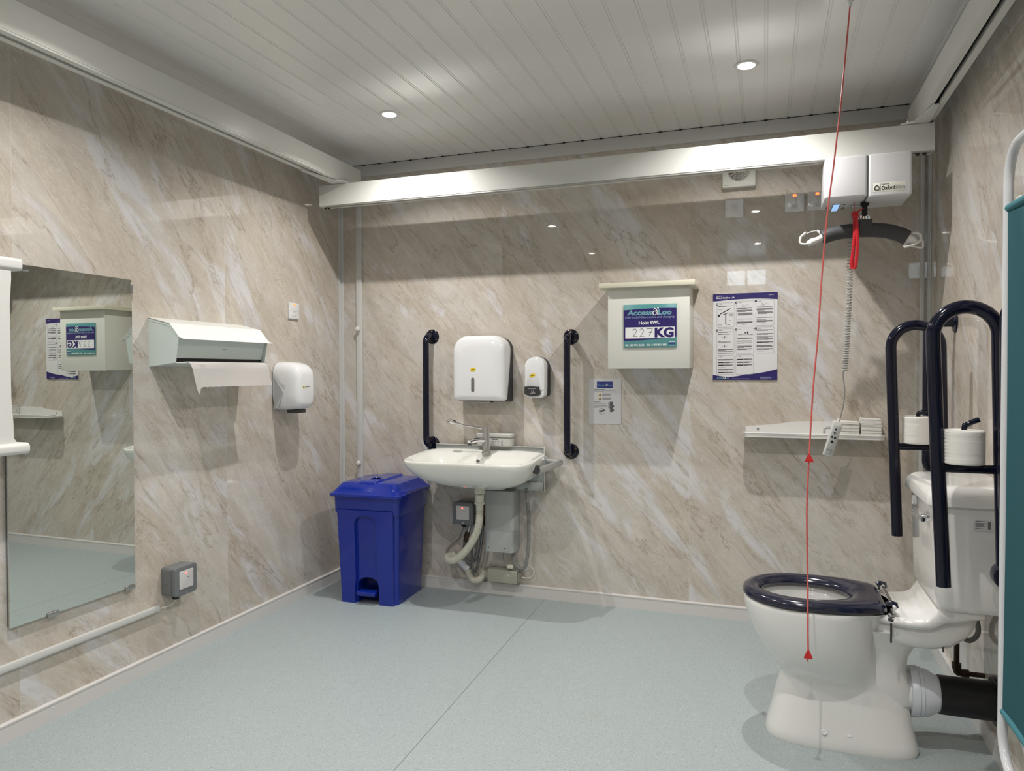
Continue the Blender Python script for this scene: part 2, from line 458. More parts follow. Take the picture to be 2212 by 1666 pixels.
# skirtings with a bead on top and screw caps
def skirting(name, L, M4, screws, lab):
    """profile built along local x, facing -y"""
    pr = [(0, 0), (-0.012, 0), (-0.012, 0.056), (-0.014, 0.058), (-0.014, 0.063), (-0.010, 0.066), (0, 0.066)]
    bm = prism(pr, 'x', 0, L); bmesh.ops.transform(bm, matrix=M4, verts=bm.verts)
    o = struct(name, bm, base_white, lab)
    for s_ in screws:
        b = lathe([(0.0035, 0), (0.0035, 0.001), (0.0015, 0.002), (0, 0.0021)], 10, 'y')
        T(b, (s_, -0.012, 0.044)); bmesh.ops.transform(b, matrix=M4, verts=b.verts)
        obj('screw', b, plastic_w, o)
    return o
MX = Matrix.Identity(4)
skirting('baseboard_back', W, MX, [0.62, 1.45, 2.1, 2.65], 'white skirting strip along the back wall')
ML = Matrix.Translation((0, YR, 0)) @ Matrix.Rotation(R(90), 4, 'Z')
skirting('baseboard_left', -YR-0.014, ML, [-YR+y for y in (-0.04, -.33, -.61, -.92, -1.27, -1.6, -1.86)], 'white skirting strip along the left wall')
MR = Matrix.Translation((W, -0.014, 0)) @ Matrix.Rotation(R(-90), 4, 'Z')
skirting('baseboard_right', -YR-0.014, MR, [.3, .86, 1.4], 'white skirting strip along the right wall')
MF = Matrix.Translation((W-.014, YR, 0)) @ Matrix.Rotation(R(180), 4, 'Z')
skirting('baseboard_rear', W-.028, MF, [], 'white skirting strip along the rear wall')
# vertical corner trims of the panelling
struct('trim_4', join(box(0, 0.024, -0.006, 0, 0.066, 2.364, .002), box(0, 0.006, -0.024, 0, 0.066, 2.34, .002)), trimw, 'white corner trim between the left and back walls')
struct('trim_5', join(box(W-0.042, W-0.024, -0.010, 0, 0.066, 2.364, .003), box(W-.012, W, -0.006, 0, 0.066, 2.364, .002),
                      box(W-0.005, W, -0.022, 0, 0.066, 2.34, .002)), trimw, 'white corner trims between the back and right walls')

# hanging rails for the emergency cord: flat white strips with round knobs
def knob_strip(x0, x1, ks, label):
    t = thing('wall_strip', label, 'trim strip', ((x0+x1)/2, -0.006, 0.0661), group=None)
    wpart('strip', box(x0, x1, -0.012, 0, 0.0665, 2.3638, 0.002), trimw, t)
    for z, sx in ks:
        b = lathe([(0.004, 0), (0.005, .006), (0.013, .010), (0.0155, .017), (0.012, .024), (0.004, .027), (0, .0272)], 20, 'y')
        T(b, ((x0+x1)/2+sx, -0.012, z)); wpart('knob', b, plastic_m, t)
    return t
knob_strip(0.112, 0.150, [(1.478, 0), (0.692, 0)], 'white vertical strip with two round knobs on the back wall, beside the blue bin')
t = thing('cord_knob', 'small white round knob at the right corner, above the far folded bar', 'knob', (W-0.045, -0.011, 1.44))
wpart('knob', join(cyl((W-.045, -.01, 1.44), (W-.045, -.03, 1.44), .005), ball((W-.055, -.034, 1.44), .016, (1.3, 1, .8))), plastic_m, t)
t = thing('cord_knob', 'small white round knob low in the corner behind the toilet', 'knob', (W-0.045, -0.011, 0.045))
wpart('knob', join(cyl((W-.06, -.014, .04), (W-.06, -.05, .04), .006), ball((W-.064, -.056, .04), .016, (1.4, 1, .8))), plastic_m, t)

# ================================================================ CEILING LAMPS
def downlight():
    t = thing('downlight', '', 'ceiling light')
    obj('bezel', lathe([(0.030, 0.010), (0.030, -0.002), (0.033, -0.0045), (0.044, -0.004), (0.0475, -0.0005), (0.0475, 0.0), (0.036, 0.0)], 40), white_alu, t)
    obj('lamp', lathe([(0.0295, -0.0008), (0.0285, -0.0022), (0.025, -0.003), (0, -0.0034)], 32), lampm, t)
    return t
DL = [(0.722, -0.70), (2.305, -0.70), (0.71, -2.05), (2.305, -2.05), (0.71, -3.5), (2.305, -3.5)]
LB = ['recessed round downlight on the left, lit, above the hand basin end of the ceiling',
      'recessed round downlight on the right, lit, left of the red pull cord']
d0 = downlight()
for i, (x, y) in enumerate(DL):
    lab = LB[i] if i < 2 else 'lit downlight seen only as a bright spot reflected in the wall panels'
    if i == 0: d0.location = (x, y, H-0.0002); d0['label'] = lab
    else:
        q = dup(d0, (x, y, H-0.0002), 0, lab)
        if i > 1: q['group'] = 'downlights seen only in reflections'
    ld = bpy.data.lights.new('downlight_beam', 'AREA'); ld.shape = 'DISK'; ld.size = 0.028
    ld.spread = R(142); ld.energy = LAMP_W; ld.color = (1.0, 0.975, 0.94)
    lo = bpy.data.objects.new('downlight_beam', ld); COL.objects.link(lo)
    lo.location = (x, y, H-0.008)

# ================================================================ HOIST TRACKS
ZT0, ZT1 = 2.116, 2.228
YT0, YT1 = -0.38, -0.31
def side_track(x0, x1, label, bx):
    z0, z1 = 2.236, 2.342
    t = thing('hoist_track', label, 'hoist rail', ((x0+x1)/2, -2.5, z0), group=None)
    xm = (x0+x1)/2; s = (x1-x0)
    sl = s*.13
    inner = x1 if bx > 0 else x0; gi = -.0018*bx
    groove = [(inner, z0+.0050), (inner+gi, z0+.0055), (inner+gi, z0+.0068), (inner, z0+.0073)]
    outer = [(x0, z0)]+[(xm-sl, z0), (xm-sl, z0+.012), (xm-s*.35, z0+.012), (xm-s*.35, z0+.05), (xm+s*.35, z0+.05), (xm+s*.35, z0+.012), (xm+sl, z0+.012), (xm+sl, z0), (x1, z0)]+(groove if bx > 0 else [])+[(x1, z1), (x0, z1)]+(groove[::-1] if bx < 0 else [])
    wpart('beam', prism(outer, 'y', YR+0.02, -0.20), white_alu, t, flat=True)
    wpart('running_slot', box(xm-s*.34, xm+s*.34, YR+.03, -0.21, z0+.044, z0+.049), black, t)
    wpart('end_cap', box(x0-.001, x1+.001, -0.199, -0.195, z0-.001, z1+.001, .001), white_alu, t)
    for y in (-3.2,):
        wpart('bracket', join(box(xm-.02, xm+.02, y-.03, y+.03, z1, H, .002)), white_alu, t)
    return t
side_track(0.190, 0.262, 'white hoist rail running under the ceiling along the left wall', 1)
side_track(2.955, 3.018, 'white hoist rail running under the ceiling along the right wall', -1)

t = thing('traverse_rail', 'wide white hoist crossbeam in front of the back wall, carrying the motor', 'hoist rail', (1.57, -0.345, ZT0))
prof = [(YT0+.002, ZT0), (-.352, ZT0), (-.352, ZT0+.010), (-.37, ZT0+.010), (-.37, ZT0+.05), (-.32, ZT0+.05), (-.32, ZT0+.010), (-.338, ZT0+.010), (-.338, ZT0), (YT1-.002, ZT0), (YT1, ZT0+.002), (YT1, ZT1-.003), (YT1-.003, ZT1), (YT0+.003, ZT1), (YT0, ZT1-.003), (YT0, ZT0+.002)]
wpart('beam', prism(prof, 'x', 0.122, 3.016), white_alu, t, flat=True)
wpart('lower_lip', box(.16, 2.58, -.377, -.355, ZT0-.006, ZT0-.0005, .001), alu_grey, t)
for x0, x1 in ((.118, .1225), (3.0155, 3.020)):
    wpart('end_cap', box(x0, x1, YT0-.001, YT1+.001, ZT0-.001, ZT1+.001, .001), white_alu, t)
for x in (.135, .155, 2.965, 2.99):
    wpart('stop_screw', join(cyl((x, -.345, ZT0+.004), (x, -.345, ZT0-.009), .006, 6), cyl((x, -.345, ZT0-.002), (x, -.345, ZT0-.004), .009)), darkm, t)
for poly, bx in (([(.199, -.33), (.199, -.66), (.213, -.66), (.245, -.46), (.285, -.405), (.305, -.33)], .275),
                 ([(2.893, -.33), (2.896, -.378), (2.944, -.402), (2.975, -.585), (2.996, -.585), (3.003, -.33)], 2.925)):       # hangers on the side rails
    wpart('trolley_bracket', prism(poly, 'z', ZT1+.0005, ZT1+.0060), white_alu, t)
    wpart('trolley_bolt', join(cyl((bx, -.372, ZT1+.006), (bx, -.372, ZT1+.024), .004), cyl((bx, -.372, ZT1+.006), (bx, -.372, ZT1+.014), .008, 6)), steel, t)

# ---------------------------------------------------------------- hoist motor
HY0, HY1, HZ0, HZ1 = -0.455, -0.235, 1.935, 2.104
t = thing('hoist_motor', 'boxy white hoist motor hanging from the crossbeam with a blue display', 'hoist', (2.77, -0.345, HZ0))
ch = [(HY0, HZ0+.012), (HY0, HZ1), (HY1, HZ1), (HY1, HZ0+.012), (HY1-.012, HZ0), (HY0+.012, HZ0)]
notchp = [(HY0+.0, HZ0+.012), (HY0, HZ1), (-.384, HZ1), (-.384, HZ1), (-.384, ZT0-.012), (-.306, ZT0-.012), (-.306, HZ1), (HY1, HZ1), (HY1, HZ0+.012), (HY1-.012, HZ0), (HY0+.012, HZ0)]
def housing(x0, x1, z0):
    b = box(x0, x1, HY0, HY1, z0, HZ1, 0)
    bmesh.ops.bevel(b, geom=list(b.edges), offset=.009, segments=3, profile=.5, affect='EDGES')
    return b
hm = mat('hoist_white', (0.66, 0.66, 0.68), 0.38)
wpart('left_cover', housing(2.608, 2.767, HZ0), hm, t)
wpart('right_cover', housing(2.771, 2.928, HZ0-.006), hm, t)
wpart('centre_joint', box(2.760, 2.778, HY0+.006, HY1-.006, HZ0+.004, HZ1-.006), grey_box, t)
wpart('display', box(2.651, 2.676, -.334, -.225+.02, HZ0-.002, HZ0+.001, .0005), lcd, t, 'small lit blue display')
wpart('display_bezel', box(2.648, 2.679, -.337, -.202, HZ0-.0012, HZ0+.001, .0003), grey_dark, t)
for k in range(4):
    for xx in (2.692, 2.628):
        wpart('vent_slot', box(xx-.004, xx+.008, -.325+k*.028, -.319+k*.028, HZ0-.001, HZ0+.001), black, t)
wpart('strap_guide', T(lathe([(.030, 0.001), (.030, -.003), (.024, -.004), (.022, 0.001)], 24), (2.735, -.27, HZ0)), grey_lift, t)
lab_ = wpart('logo_label', box(2.788, 2.906, HY0-.0006, HY0+.001, 1.948, 1.984, .0003), mat('label_cream', (.74, .73, .66), .35), t, 'cream maker label with dark lettering')
y_ = HY0-.0006
wpart('maker_name', text('joerns', 2.818, 2.845, 1.9735, 1.9800, y_, .01), ink, lab_)
wpart('wordmark', text('Oxford', 2.818, 2.866, 1.9535, 1.9705, y_, .03), ink, lab_)
wpart('wordmark', text('Elara', 2.869, 2.903, 1.9555, 1.9705, y_), inkg, lab_)
rg = [(2.8005+.0085*math.cos(a)*(1-.25*math.sin(a)), y_-.0004, 1.9640+.0085*math.sin(a)*1.05) for a in [2*PI*k/20 for k in range(20)]]
wpart('emblem', tube(rg, .0018, 6, closed=True), ink, lab_)
wpart('divider', box(2.8135, 2.8145, y_-.0004, y_, 1.952, 1.980), ink, lab_)

# ---------------------------------------------------------------- spreader bar
t = thing('spreader_bar', 'dark grey curved spreader bar with white end hooks hanging below the hoist motor', 'hoist bar', (2.77, -0.345, 1.79))
C0 = [(2.606, 1.795), (2.647, 1.808), (2.70, 1.8155), (2.769, 1.8175), (2.84, 1.811), (2.894, 1.795), (2.930, 1.776)]
path = smooth_path([(a, -.352+.014*(a-2.6)/.33, b) for a, b in C0], 5)
bm = tube(path, .030, 20)
wpart('padded_bar', bm, rubber, t)
wpart('centre_boss', rbox(2.742, 2.796, -.378, -.315, 1.80, 1.857, .008, 'z', .003), rubber, t)
wpart('swivel_shackle', join(tube(fillet([(2.757, -.345, 1.852), (2.752, -.345, 1.872), (2.765, -.345, 1.882), (2.765, -.345, 1.852)], .006), .004, 8),
                  tube(fillet([(2.783, -.345, 1.852), (2.788, -.345, 1.872), (2.775, -.345, 1.882), (2.775, -.345, 1.852)], .006), .004, 8)), chrome, t)
wpart('strap_clip', join(rbox(2.760, 2.780, -.353, -.337, 1.875, 1.925, .005, 'x', .001), rbox(2.754, 2.786, -.356, -.334, 1.918, 1.934, .004, 'y')), black, t)
def loop3(pts, rad, n=8): return tube(fillet([Vector(p) for p in pts], .012), rad, n)
hk = join(loop3([(2.541, -.37, 1.818), (2.520, -.37, 1.800), (2.516, -.37, 1.772), (2.535, -.368, 1.768), (2.562, -.366, 1.772)], .0048),
          loop3([(2.585, -.335, 1.829), (2.601, -.335, 1.818), (2.603, -.340, 1.792), (2.582, -.345, 1.780)], .0052),
          tube([(2.548, -.352, 1.772), (2.565, -.352, 1.780), (2.590, -.352, 1.788), (2.614, -.352, 1.800)], [.012, .014, .012, .015], 12),
          tube([(2.545, -.36, 1.815), (2.565, -.35, 1.824), (2.587, -.338, 1.828)], .002, 6))
wpart('end_hook', hk, plastic_m, t)
hk = join(tube([(2.925, -.340, 1.776), (2.945, -.340, 1.768), (2.965, -.340, 1.755)], [.021, .016, .010], 12),
          loop3([(2.915, -.350, 1.737), (2.922, -.345, 1.750), (2.945, -.342, 1.765)], .004),
          loop3([(2.918, -.352, 1.736), (2.950, -.352, 1.742), (2.978, -.350, 1.760), (2.980, -.345, 1.783), (2.960, -.340, 1.795), (2.945, -.340, 1.790)], .005),
          loop3([(2.950, -.330, 1.742), (2.990, -.330, 1.730), (2.990, -.330, 1.755), (2.975, -.335, 1.785)], .004))
wpart('end_hook', hk, plastic_m, t)
# red release strap
t = thing('release_strap', 'bright red knotted strap looped over the spreader bar', 'strap', (2.73, -0.38, 1.65))
def ribbon(pts, wdt, th=.0015):
    P = smooth_path(pts, 6); b = tube(P, 1.0, 8)
    # squash the section of each ring: wide in x, thin in y
    b.verts.ensure_lookup_table()
    for i, p in enumerate(P):
        for k in range(8):
            v = b.verts[i*8+k]; a = 2*PI*k/8
            v.co = Vector(p)+Vector((math.cos(a)*wdt/2, math.sin(a)*th, 0))
    bmesh.ops.recalc_face_normals(b, faces=b.faces)
    return b
wpart('loop', join(ribbon([(2.730, -.385, 1.872), (2.736, -.386, 1.83), (2.728, -.386, 1.78), (2.722, -.385, 1.72), (2.716, -.385, 1.67), (2.724, -.386, 1.650), (2.733, -.388, 1.668), (2.738, -.390, 1.74), (2.737, -.389, 1.80), (2.733, -.388, 1.872)], .013),
              ribbon([(2.727, -.383, 1.87), (2.727, -.383, 1.78), (2.722, -.383, 1.70), (2.722, -.383, 1.652)], .012)), red, t)
wpart('knot', join(ball((2.729, -.384, 1.876), .014, (1, .7, 1.1)), ball((2.732, -.388, 1.868), .010, (1.2, .8, .8))), red, t)
wpart('upper_tail', join(tube([(2.727, -.385, 1.88), (2.730, -.36, 1.935)], .0012, 6), ribbon([(2.733, -.384, 1.880), (2.750, -.375, 1.897), (2.764, -.362, 1.905)], .010)), red, t)

# ---------------------------------------------------------------- coiled cable and handset
t = thing('hand_control', 'pale grey hoist handset with arrow buttons hanging on a coiled cable', 'remote control', (2.656, -0.300, 0.86))
path = smooth_path([(2.722, -.30, 1.934), (2.723, -.30, 1.783), (2.720, -.30, 1.705), (2.717, -.30, 1.547), (2.712, -.30, 1.428), (2.709, -.30, 1.348), (2.701, -.30, 1.229)], 60)
turns = 48; hp = []; tot = len(path)
acc = [0.0]
for a, b in zip(path, path[1:]): acc.append(acc[-1]+(b-a).length)
L_ = acc[-1]; steps = turns*10
def at(s):
    import bisect
    i = min(max(bisect.bisect(acc, s)-1, 0), tot-2); k = (s-acc[i])/(acc[i+1]-acc[i]); return path[i].lerp(path[i+1], k)
s0 = .13
hp = [path[0], at(s0)]
for k in range(steps+1):
    fr_ = k/steps
    # coils sit closer near the lower end
    s = s0+(L_-s0)*(fr_**0.85); a = 2*PI*turns*fr_
    hp.append(at(min(s, L_))+Vector((math.cos(a)*.0108, math.sin(a)*.0108, 0)))
wpart('coiled_cord', tube(hp, .0026, 6), mat('cord_grey', (.42, .42, .40), .4), t)
wpart('straight_cord', tube(smooth_path([(2.701, -.3, 1.229), (2.695, -.3, 1.207), (2.702, -.3, 1.15), (2.699, -.3, 1.09), (2.687, -.3, 1.03), (2.680, -.3, 1.012)], 6), .0026, 8), hose_g, t)
ang = math.atan2(2.676-2.634, 1.006-0.859)
hs = rbox(-.020, .020, -.012, .012, -.078, .078, .006, 'z', .004)
T(hs, (2.656, -.30, .932), (0, ang, 0))
h = wpart('handset', hs, mat('handset_grey', (.62, .62, .58), .4), t)
wpart('cable_boot', T(cyl((0, 0, .072), (0, 0, .094), .009, 12, .005), (2.656, -.30, .932), (0, ang, 0)), mat('handset_grey', (.62, .62, .58), .4), h)
wpart('button_panel', T(box(-.013, .013, -.0135, -.011, -.070, .060, .0005), (2.656, -.30, .932), (0, ang, 0)), grey_lift, h)
def tri(cx, cz, d, s=.006):
    pts = {'u': [(-s, -s*.7), (s, -s*.7), (0, s)], 'd': [(-s, s*.7), (s, s*.7), (0, -s)], 'l': [(s*.7, -s), (s*.7, s), (-s, 0)], 'r': [(-s*.7, -s), (-s*.7, s), (s, 0)]}[d]
    return prism([(cx+a, cz+b) for a, b in pts], 'y', -.0142, -.0130)
for cx, cz, d in ((0, .044, 'u'), (0, .026, 'd'), (-.007, .008, 'l'), (.007, .008, 'r')):
    wpart('arrow_button', T(tri(cx, cz, d), (2.656, -.30, .932), (0, ang, 0)), black, h)
wpart('round_button', T(T(lathe([(.006, 0), (.006, .0012), (0, .0013)], 16, 'y'), (0, -.013, -.012)), (2.656, -.30, .932), (0, ang, 0)), black, h)
wpart('maker_mark', T(text('Oxford', -.009, .009, -.052, -.047, -.0135, .01), (2.656, -.30, .932), (0, ang, 0)), ink, h)

# ---------------------------------------------------------------- red emergency pull cord
t = thing('pull_cord', 'thin red emergency pull cord hanging from the ceiling with two triangular handles', 'pull cord', (2.636, -1.1, H))
cp = [(2.636, -1.1, 2.429), (2.606, -1.141, 2.093), (2.594, -1.156, 1.982), (2.581, -1.171, 1.865), (2.563, -1.189, 1.718), (2.546, -1.217, 1.508), (2.536, -1.238, 1.346), (2.521, -1.261, 1.172), (2.509, -1.289, .961), (2.502, -1.311, .802), (2.504, -1.34, .595), (2.504, -1.363, .437), (2.505, -1.371, .380)]
wpart('cord', tube(smooth_path(cp, 6), .0025, 8), redcord, t)
for (x, y, z) in ((2.509, -1.289, .955), (2.505, -1.371, .372)):
    tr = loft([[(x+a, y+b, zz) for a, b in q] for zz, q in ((z+.016, [(-.002, -.002), (.002, -.002), (.0, .003)]), (z-.004, [(-.012, -.007), (.012, -.007), (0, .012)]), (z-.010, [(-.012, -.007), (.012, -.007), (0, .012)]))])
    wpart('handle', tr, mat('red_plastic', (.55, .02, .02), .35), t)
wpart('cord_tail', tube([(2.505, -1.371, .366), (2.503, -1.371, .352)], .002, 6), redcord, t)
wpart('ceiling_rose', T(lathe([(.009, 0), (.009, -.003), (.0055, -.004), (.0050, -.018), (.004, -.020), (.002, -.020)], 20), (2.636, -1.1, H)), plastic_w, t)

# ================================================================ LEFT WALL
# mirror
t = thing('wall_mirror', 'tall frameless mirror on the left wall with small clips', 'mirror', (0.004, -1.755, 0.378))
wpart('glass', box(0.010, 0.016, -2.012, -1.508, .378, 1.594), mirror_m, t)
wpart('backing_edge', box(0.001, 0.0098, -2.010, -1.510, .380, 1.592), grey_box, t)
for y, z in ((-1.535, .378), (-1.86, .378), (-1.512, 1.56)):
    if z > 1: bm = box(.004, .021, y-.004, y+.008, z-.02, z+.02, .002)
    else: bm = rbox(.004, .022, y-.022, y+.022, z-.008, z+.010, .006, 'x', .002)
    wpart('clip', bm, steel, t)
# white wall unit at the frame's left edge
t = thing('wall_unit', 'white moulded plastic unit with projecting lips, left of the mirror', 'wall unit', (0.0, -2.35, 0.96))
shell = []
for z, dx, dy in ((.965, .10, .0), (1.00, .105, .0), (1.02, .098, .028), (1.06, .090, .036), (1.15, .086, .042), (1.30, .085, .045), (1.45, .086, .043), (1.53, .088, .040), (1.56, .10, .004), (1.598, .10, .004)):
    shell.append([(0, -2.66, z), (dx*.9, -2.66, z), (dx, -2.64, z), (dx, -2.035-dy, z), (dx*.9, -2.022-dy, z), (0, -2.022-dy, z)])
wpart('body', loft([[(a if a == 0 else .104 if a > .08 else .09, b if b < -2.1 else -2.052+(.012 if z < 1.01 else .0)-(.006 if 1.06 < z < 1.5 else 0), z) for a, b, z in q] for q in shell[1:9]]), plastic_m, t)
wpart('top_lip', rbox(0, .112, -2.67, -2.018, 1.558, 1.598, .012, 'y', .004), plastic_m, t)
wpart('bottom_lip', rbox(0, .125, -2.68, -2.012, .965, 1.002, .014, 'y', .004), plastic_m, t)
wpart('hinge_pin', cyl((.10, -2.018, 1.562), (.10, -1.992, 1.562), .003, 10), steel, t)
# cable trunking
tag(obj('cable_trunking', box(0, .018, -3.9, -1.388, .238, .262, .003), trimw), 'thin white cable trunking strip low on the left wall below the mirror', 'trunking')

# weatherproof switch boxes ---------------------------------------------------
def weather_switch(label, cable=None):
    """local: faces -y, centred on x, z=0 centre"""
    t = thing('weatherproof_switch', label, 'switch box', group='grey weatherproof switch boxes')
    obj('housing', rbox(-.060, .060, -.052, 0, -.060, .060, .014, 'y', .004), grey_box, t)
    obj('lid', rbox(-.062, .062, -.076, -.054, -.062, .062, .014, 'y', .005), grey_box, t)
    w_ = obj('clear_window', rbox(-.038, .038, -.0785, -.074, -.034, .042, .005, 'y', .0015), window_clear, t)
    obj('indicator', lathe([(.0045, 0), (.0045, .001), (.0, .0016)], 12, 'y'), redled, w_).location = (-.002, -.0785, .030)
    obj('rocker_mark', box(.006, .016, -.0790, -.0783, .010, .012), ink, w_)
    obj('latch_screw', T(lathe([(.006, 0), (.006, .002), (.0025, .0025), (.002, .001), (0, .001)], 14, 'y'), (0, -.076, -.050)), steel, t)
    obj('cable_gland', join(cyl((-.012, -.03, -.058), (-.012, -.03, -.074), .017, 8), cyl((-.012, -.03, -.074), (-.012, -.03, -.082), .013)), black, t)
    obj('knockout', T(lathe([(.013, 0), (.013, .001), (.011, .0014), (.0, .0014)], 20, 'x'), (-.0605, -.026, 0), (0, 0, PI)), grey_box, t)
    return t
s1 = weather_switch('grey weatherproof switch box with red light, low on the left wall right of the mirror')
s1.location = (0, -1.305, .352); s1.rotation_euler = (0, 0, R(90))
obj('cable', tube(smooth_path([(-.012, -.03, -.082), (-.018, -.022, -.098), (-.035, -.012, -.108), (-.08, -.009, -.106), (-.086, -.009, -.105)], 6), .0025, 8), white_alu, s1)
s2 = dup(s1, (.815, 0, .447), 0, 'grey weatherproof switch box with red light under the hand basin')
for c in list(s2.children):
    if c.name.startswith('cable.') or c.name == 'cable': bpy.data.objects.remove(c)
obj('cable', tube(smooth_path([(-.012, -.03, -.082), (-.020, -.028, -.10), (-.05, -.02, -.155), (-.105, -.012, -.20), (-.128, -.012, -.235), (-.108, -.012, -.262), (-.05, -.012, -.275), (.0, -.012, -.30)], 6), .0032, 8), hose_g, s2)

# fused switches ---------------------------------------------------------------
def fused_switch(label, grp=None):
    t = thing('fused_switch', label, 'wall switch', group=grp)
    obj('plate', rbox(-.043, .043, -.010, 0, -.043, .043, .004, 'y', .002), plastic_w, t)
    obj('rocker', join(box(-.007, .007, -.0125, -.0095, -.004, .022, .001), box(-.014, .014, -.0108, -.0095, -.028, -.011, .0005)), plastic_m, t)
    obj('neon', T(lathe([(.007, 0), (.0065, .002), (0, .003)], 14, 'y'), (0, -.010, .034), scl=(1.2, 1, .8)), neon, t, 'glowing orange neon indicator')
    for s in (-1, 1):
        obj('screw', T(lathe([(.003, 0), (.003, .0006), (0, .0007)], 10, 'y'), (s*.031, -.0099, 0)), steel, t)
    obj('fuse_mark', box(-.006, .006, -.0112, -.0106, -.0222, -.0214), ink, t)
    return t
g_ = 'white fused switches with orange neons'
a = fused_switch('white fused switch with orange light on the left wall above the hand dryer', g_)
a.location = (0, -.459, 1.553); a.rotation_euler = (0, 0, R(90))
dup(a, (2.508, 0, 2.027), 0, 'white fused switch with orange light, left of the pair beside the motor')
dup(a, (2.608, 0, 2.027), 0, 'white fused switch partly hidden behind the hoist motor, right one of the pair')
t = thing('isolator_switch', 'white three-pole isolator switch without light, below the extractor fan', 'wall switch', (2.234, 0, 2.021))
obj('plate', rbox(-.043, .043, -.010, 0, -.043, .043, .004, 'y', .002), plastic_w, t)
obj('rocker', join(box(-.016, .016, -.0115, -.0095, -.018, .018, .001), box(-.013, .013, -.0135, -.0105, -.012, .012, .001)), plastic_m, t)
obj('rocker_marking', join(*[box(-.008, .008, -.0140, -.0134, z, z+.001) for z in (-.006, 0, .006)]), inkg, t)
for s in (-1, 1): obj('screw', T(lathe([(.003, 0), (.003, .0006), (0, .0007)], 10, 'y'), (s*.031, -.0099, 0)), steel, t)

# couch-roll dispenser ----------------------------------------------------------
t = thing('paper_roll_dispenser', 'wide enamelled roll dispenser on the left wall with a sheet of white paper hanging out', 'paper dispenser', (0, -1.135, 1.252))
pf = [(0, 1.451), (.110, 1.424), (.156, 1.372), (.138, 1.268), (.0, 1.252)]
for y0, y1 in ((-1.412, -1.409), (-.868, -.865)):
    wpart('side_panel', prism(pf, 'y', y0, y1), mint, t, flat=True)
lid = [(0, 1.4525), (.110, 1.4255), (.158, 1.3705), (.182, 1.362), (.182, 1.364), (.159, 1.3730), (.1115, 1.4280), (0, 1.4550)]
wpart('lid', prism(lid, 'y', -1.4145, -.8625), mat('mint_white_lid', (.82, .84, .80), .2), t, flat=True)
wpart('front_panel', prism([(.145, 1.376), (.148, 1.374), (.121, 1.286), (.118, 1.286)], 'y', -1.405, -.870), mint, t, flat=True)
wpart('lower_shelf', prism([(.006, 1.252), (.140, 1.266), (.140, 1.270), (.006, 1.256)], 'y', -1.409, -.868), mint, t, flat=True)
wpart('back_plate', box(0.0005, .0035, -1.409, -.868, 1.252, 1.45), mint, t)
wpart('side_stripe', prism([(.0, 1.4495), (.110, 1.4225), (.157, 1.3695), (.153, 1.3655), (.105, 1.416), (0, 1.442)], 'y', -1.4135, -1.412), mint, t, flat=True)
wpart('dark_slot', box(.080, .122, -1.406, -.872, 1.2703, 1.2865), black, t)
rl = wpart('paper_roll', cyl((.055, -1.39, 1.335), (.055, -.885, 1.335), .042, 32), paper, t)
rows = []
NX = 40
for j, (xx, z) in enumerate(((.125, 1.274), (.148, 1.270), (.153, 1.262), (.156, 1.24), (.160, 1.20), (.166, 1.160))):
    row = []
    for i in range(NX+1):
        k = i/NX; y = -1.362+.012*j*.55+(.482)*k
        zz = z
        if j == 5:
            zz = 1.166-.006*k*0+.0009*math.sin(i*2.1)
            if i == 0: zz = 1.160
            if i == 1: zz = 1.134
            if i == 2: zz = 1.162
        row.append((xx+.003*math.sin(k*7+j*.5)*(j > 1), y, zz))
    rows.append(row)
bm = bmesh.new(); V = [[bm.verts.new(p) for p in rw] for rw in rows]
for a_, b_ in zip(V, V[1:]):
    for i in range(NX): bm.faces.new((a_[i], a_[i+1], b_[i+1], b_[i]))
bmesh.ops.solidify(bm, geom=list(bm.faces), thickness=.0006)
wpart('paper_sheet', bm, paper, t)
wpart('key_mark', join(box(.1325, .1345, -1.14, -1.125, 1.327, 1.330), box(.133, .1355, -1.118, -1.113, 1.327, 1.336)), inkg, t)

# hand dryer -----------------------------------------------------------------------
t = thing('hand_dryer', 'glossy white rounded hand dryer on the left wall near the corner', 'hand dryer', (0, -.545, 1.03))
def dryer_ring(x, k, dz0, dz1):
    yc, zc = -.545, 1.155; hw, hh = .092*k, .125
    out = []
    for i in range(40):
        a = 2*PI*i/40; c, s = math.cos(a), math.sin(a); n_ = 3.6
        y = yc+hw*math.copysign(abs(c)**(2/n_), c); z = math.copysign(abs(s)**(2/n_), s)
        z = zc+z*(hh+(dz1 if s > 0 else dz0)); out.append((x, y, z))
    return out
wpart('cover', loft([dryer_ring(.004, 1.0, .0, .0), dryer_ring(.03, 1.01, .0, .002), dryer_ring(.09, .97, -.002, -.002), dryer_ring(.125, .90, -.008, -.016), dryer_ring(.143, .78, -.016, -.038), dryer_ring(.150, .55, -.040, -.065)]), plastic_w, t, ang=60)
wpart('side_inset', prism([(.012, 1.21), (.070, 1.125), (.035, 1.045), (.012, 1.040)], 'y', -.6395, -.636), mat('inset_grey', (.55, .56, .58), .3), t, 'pale grey angular side inset')
wpart('air_outlet', rbox(.05, .11, -.59, -.50, 1.016, 1.034, .01, 'z'), grey_dark, t)
bd = wpart('badge', T(lathe([(.013, 0), (.013, .0012), (0, .0014)], 20, 'x'), (.1475, -.585, 1.15), (0, 0, R(-22)), scl=(1, 1, .72)), yellow, t, 'small yellow oval badge')
def lefttext(s, y0, y1, z0, z1, x, bold=.01, rz=90):
    b = text(s, -(y1-y0)/2, (y1-y0)/2, z0, z1, 0, bold); return T(b, (x, (y0+y1)/2, 0), (0, 0, R(rz)))
wpart('badge_lettering', lefttext('phs', -.594, -.577, 1.146, 1.154, .1495, .02, 68), ink, bd)
wpart('model_lettering', lefttext('WARM AIR', -.568, -.530, 1.150, 1.156, .1515, .0), ink, t)

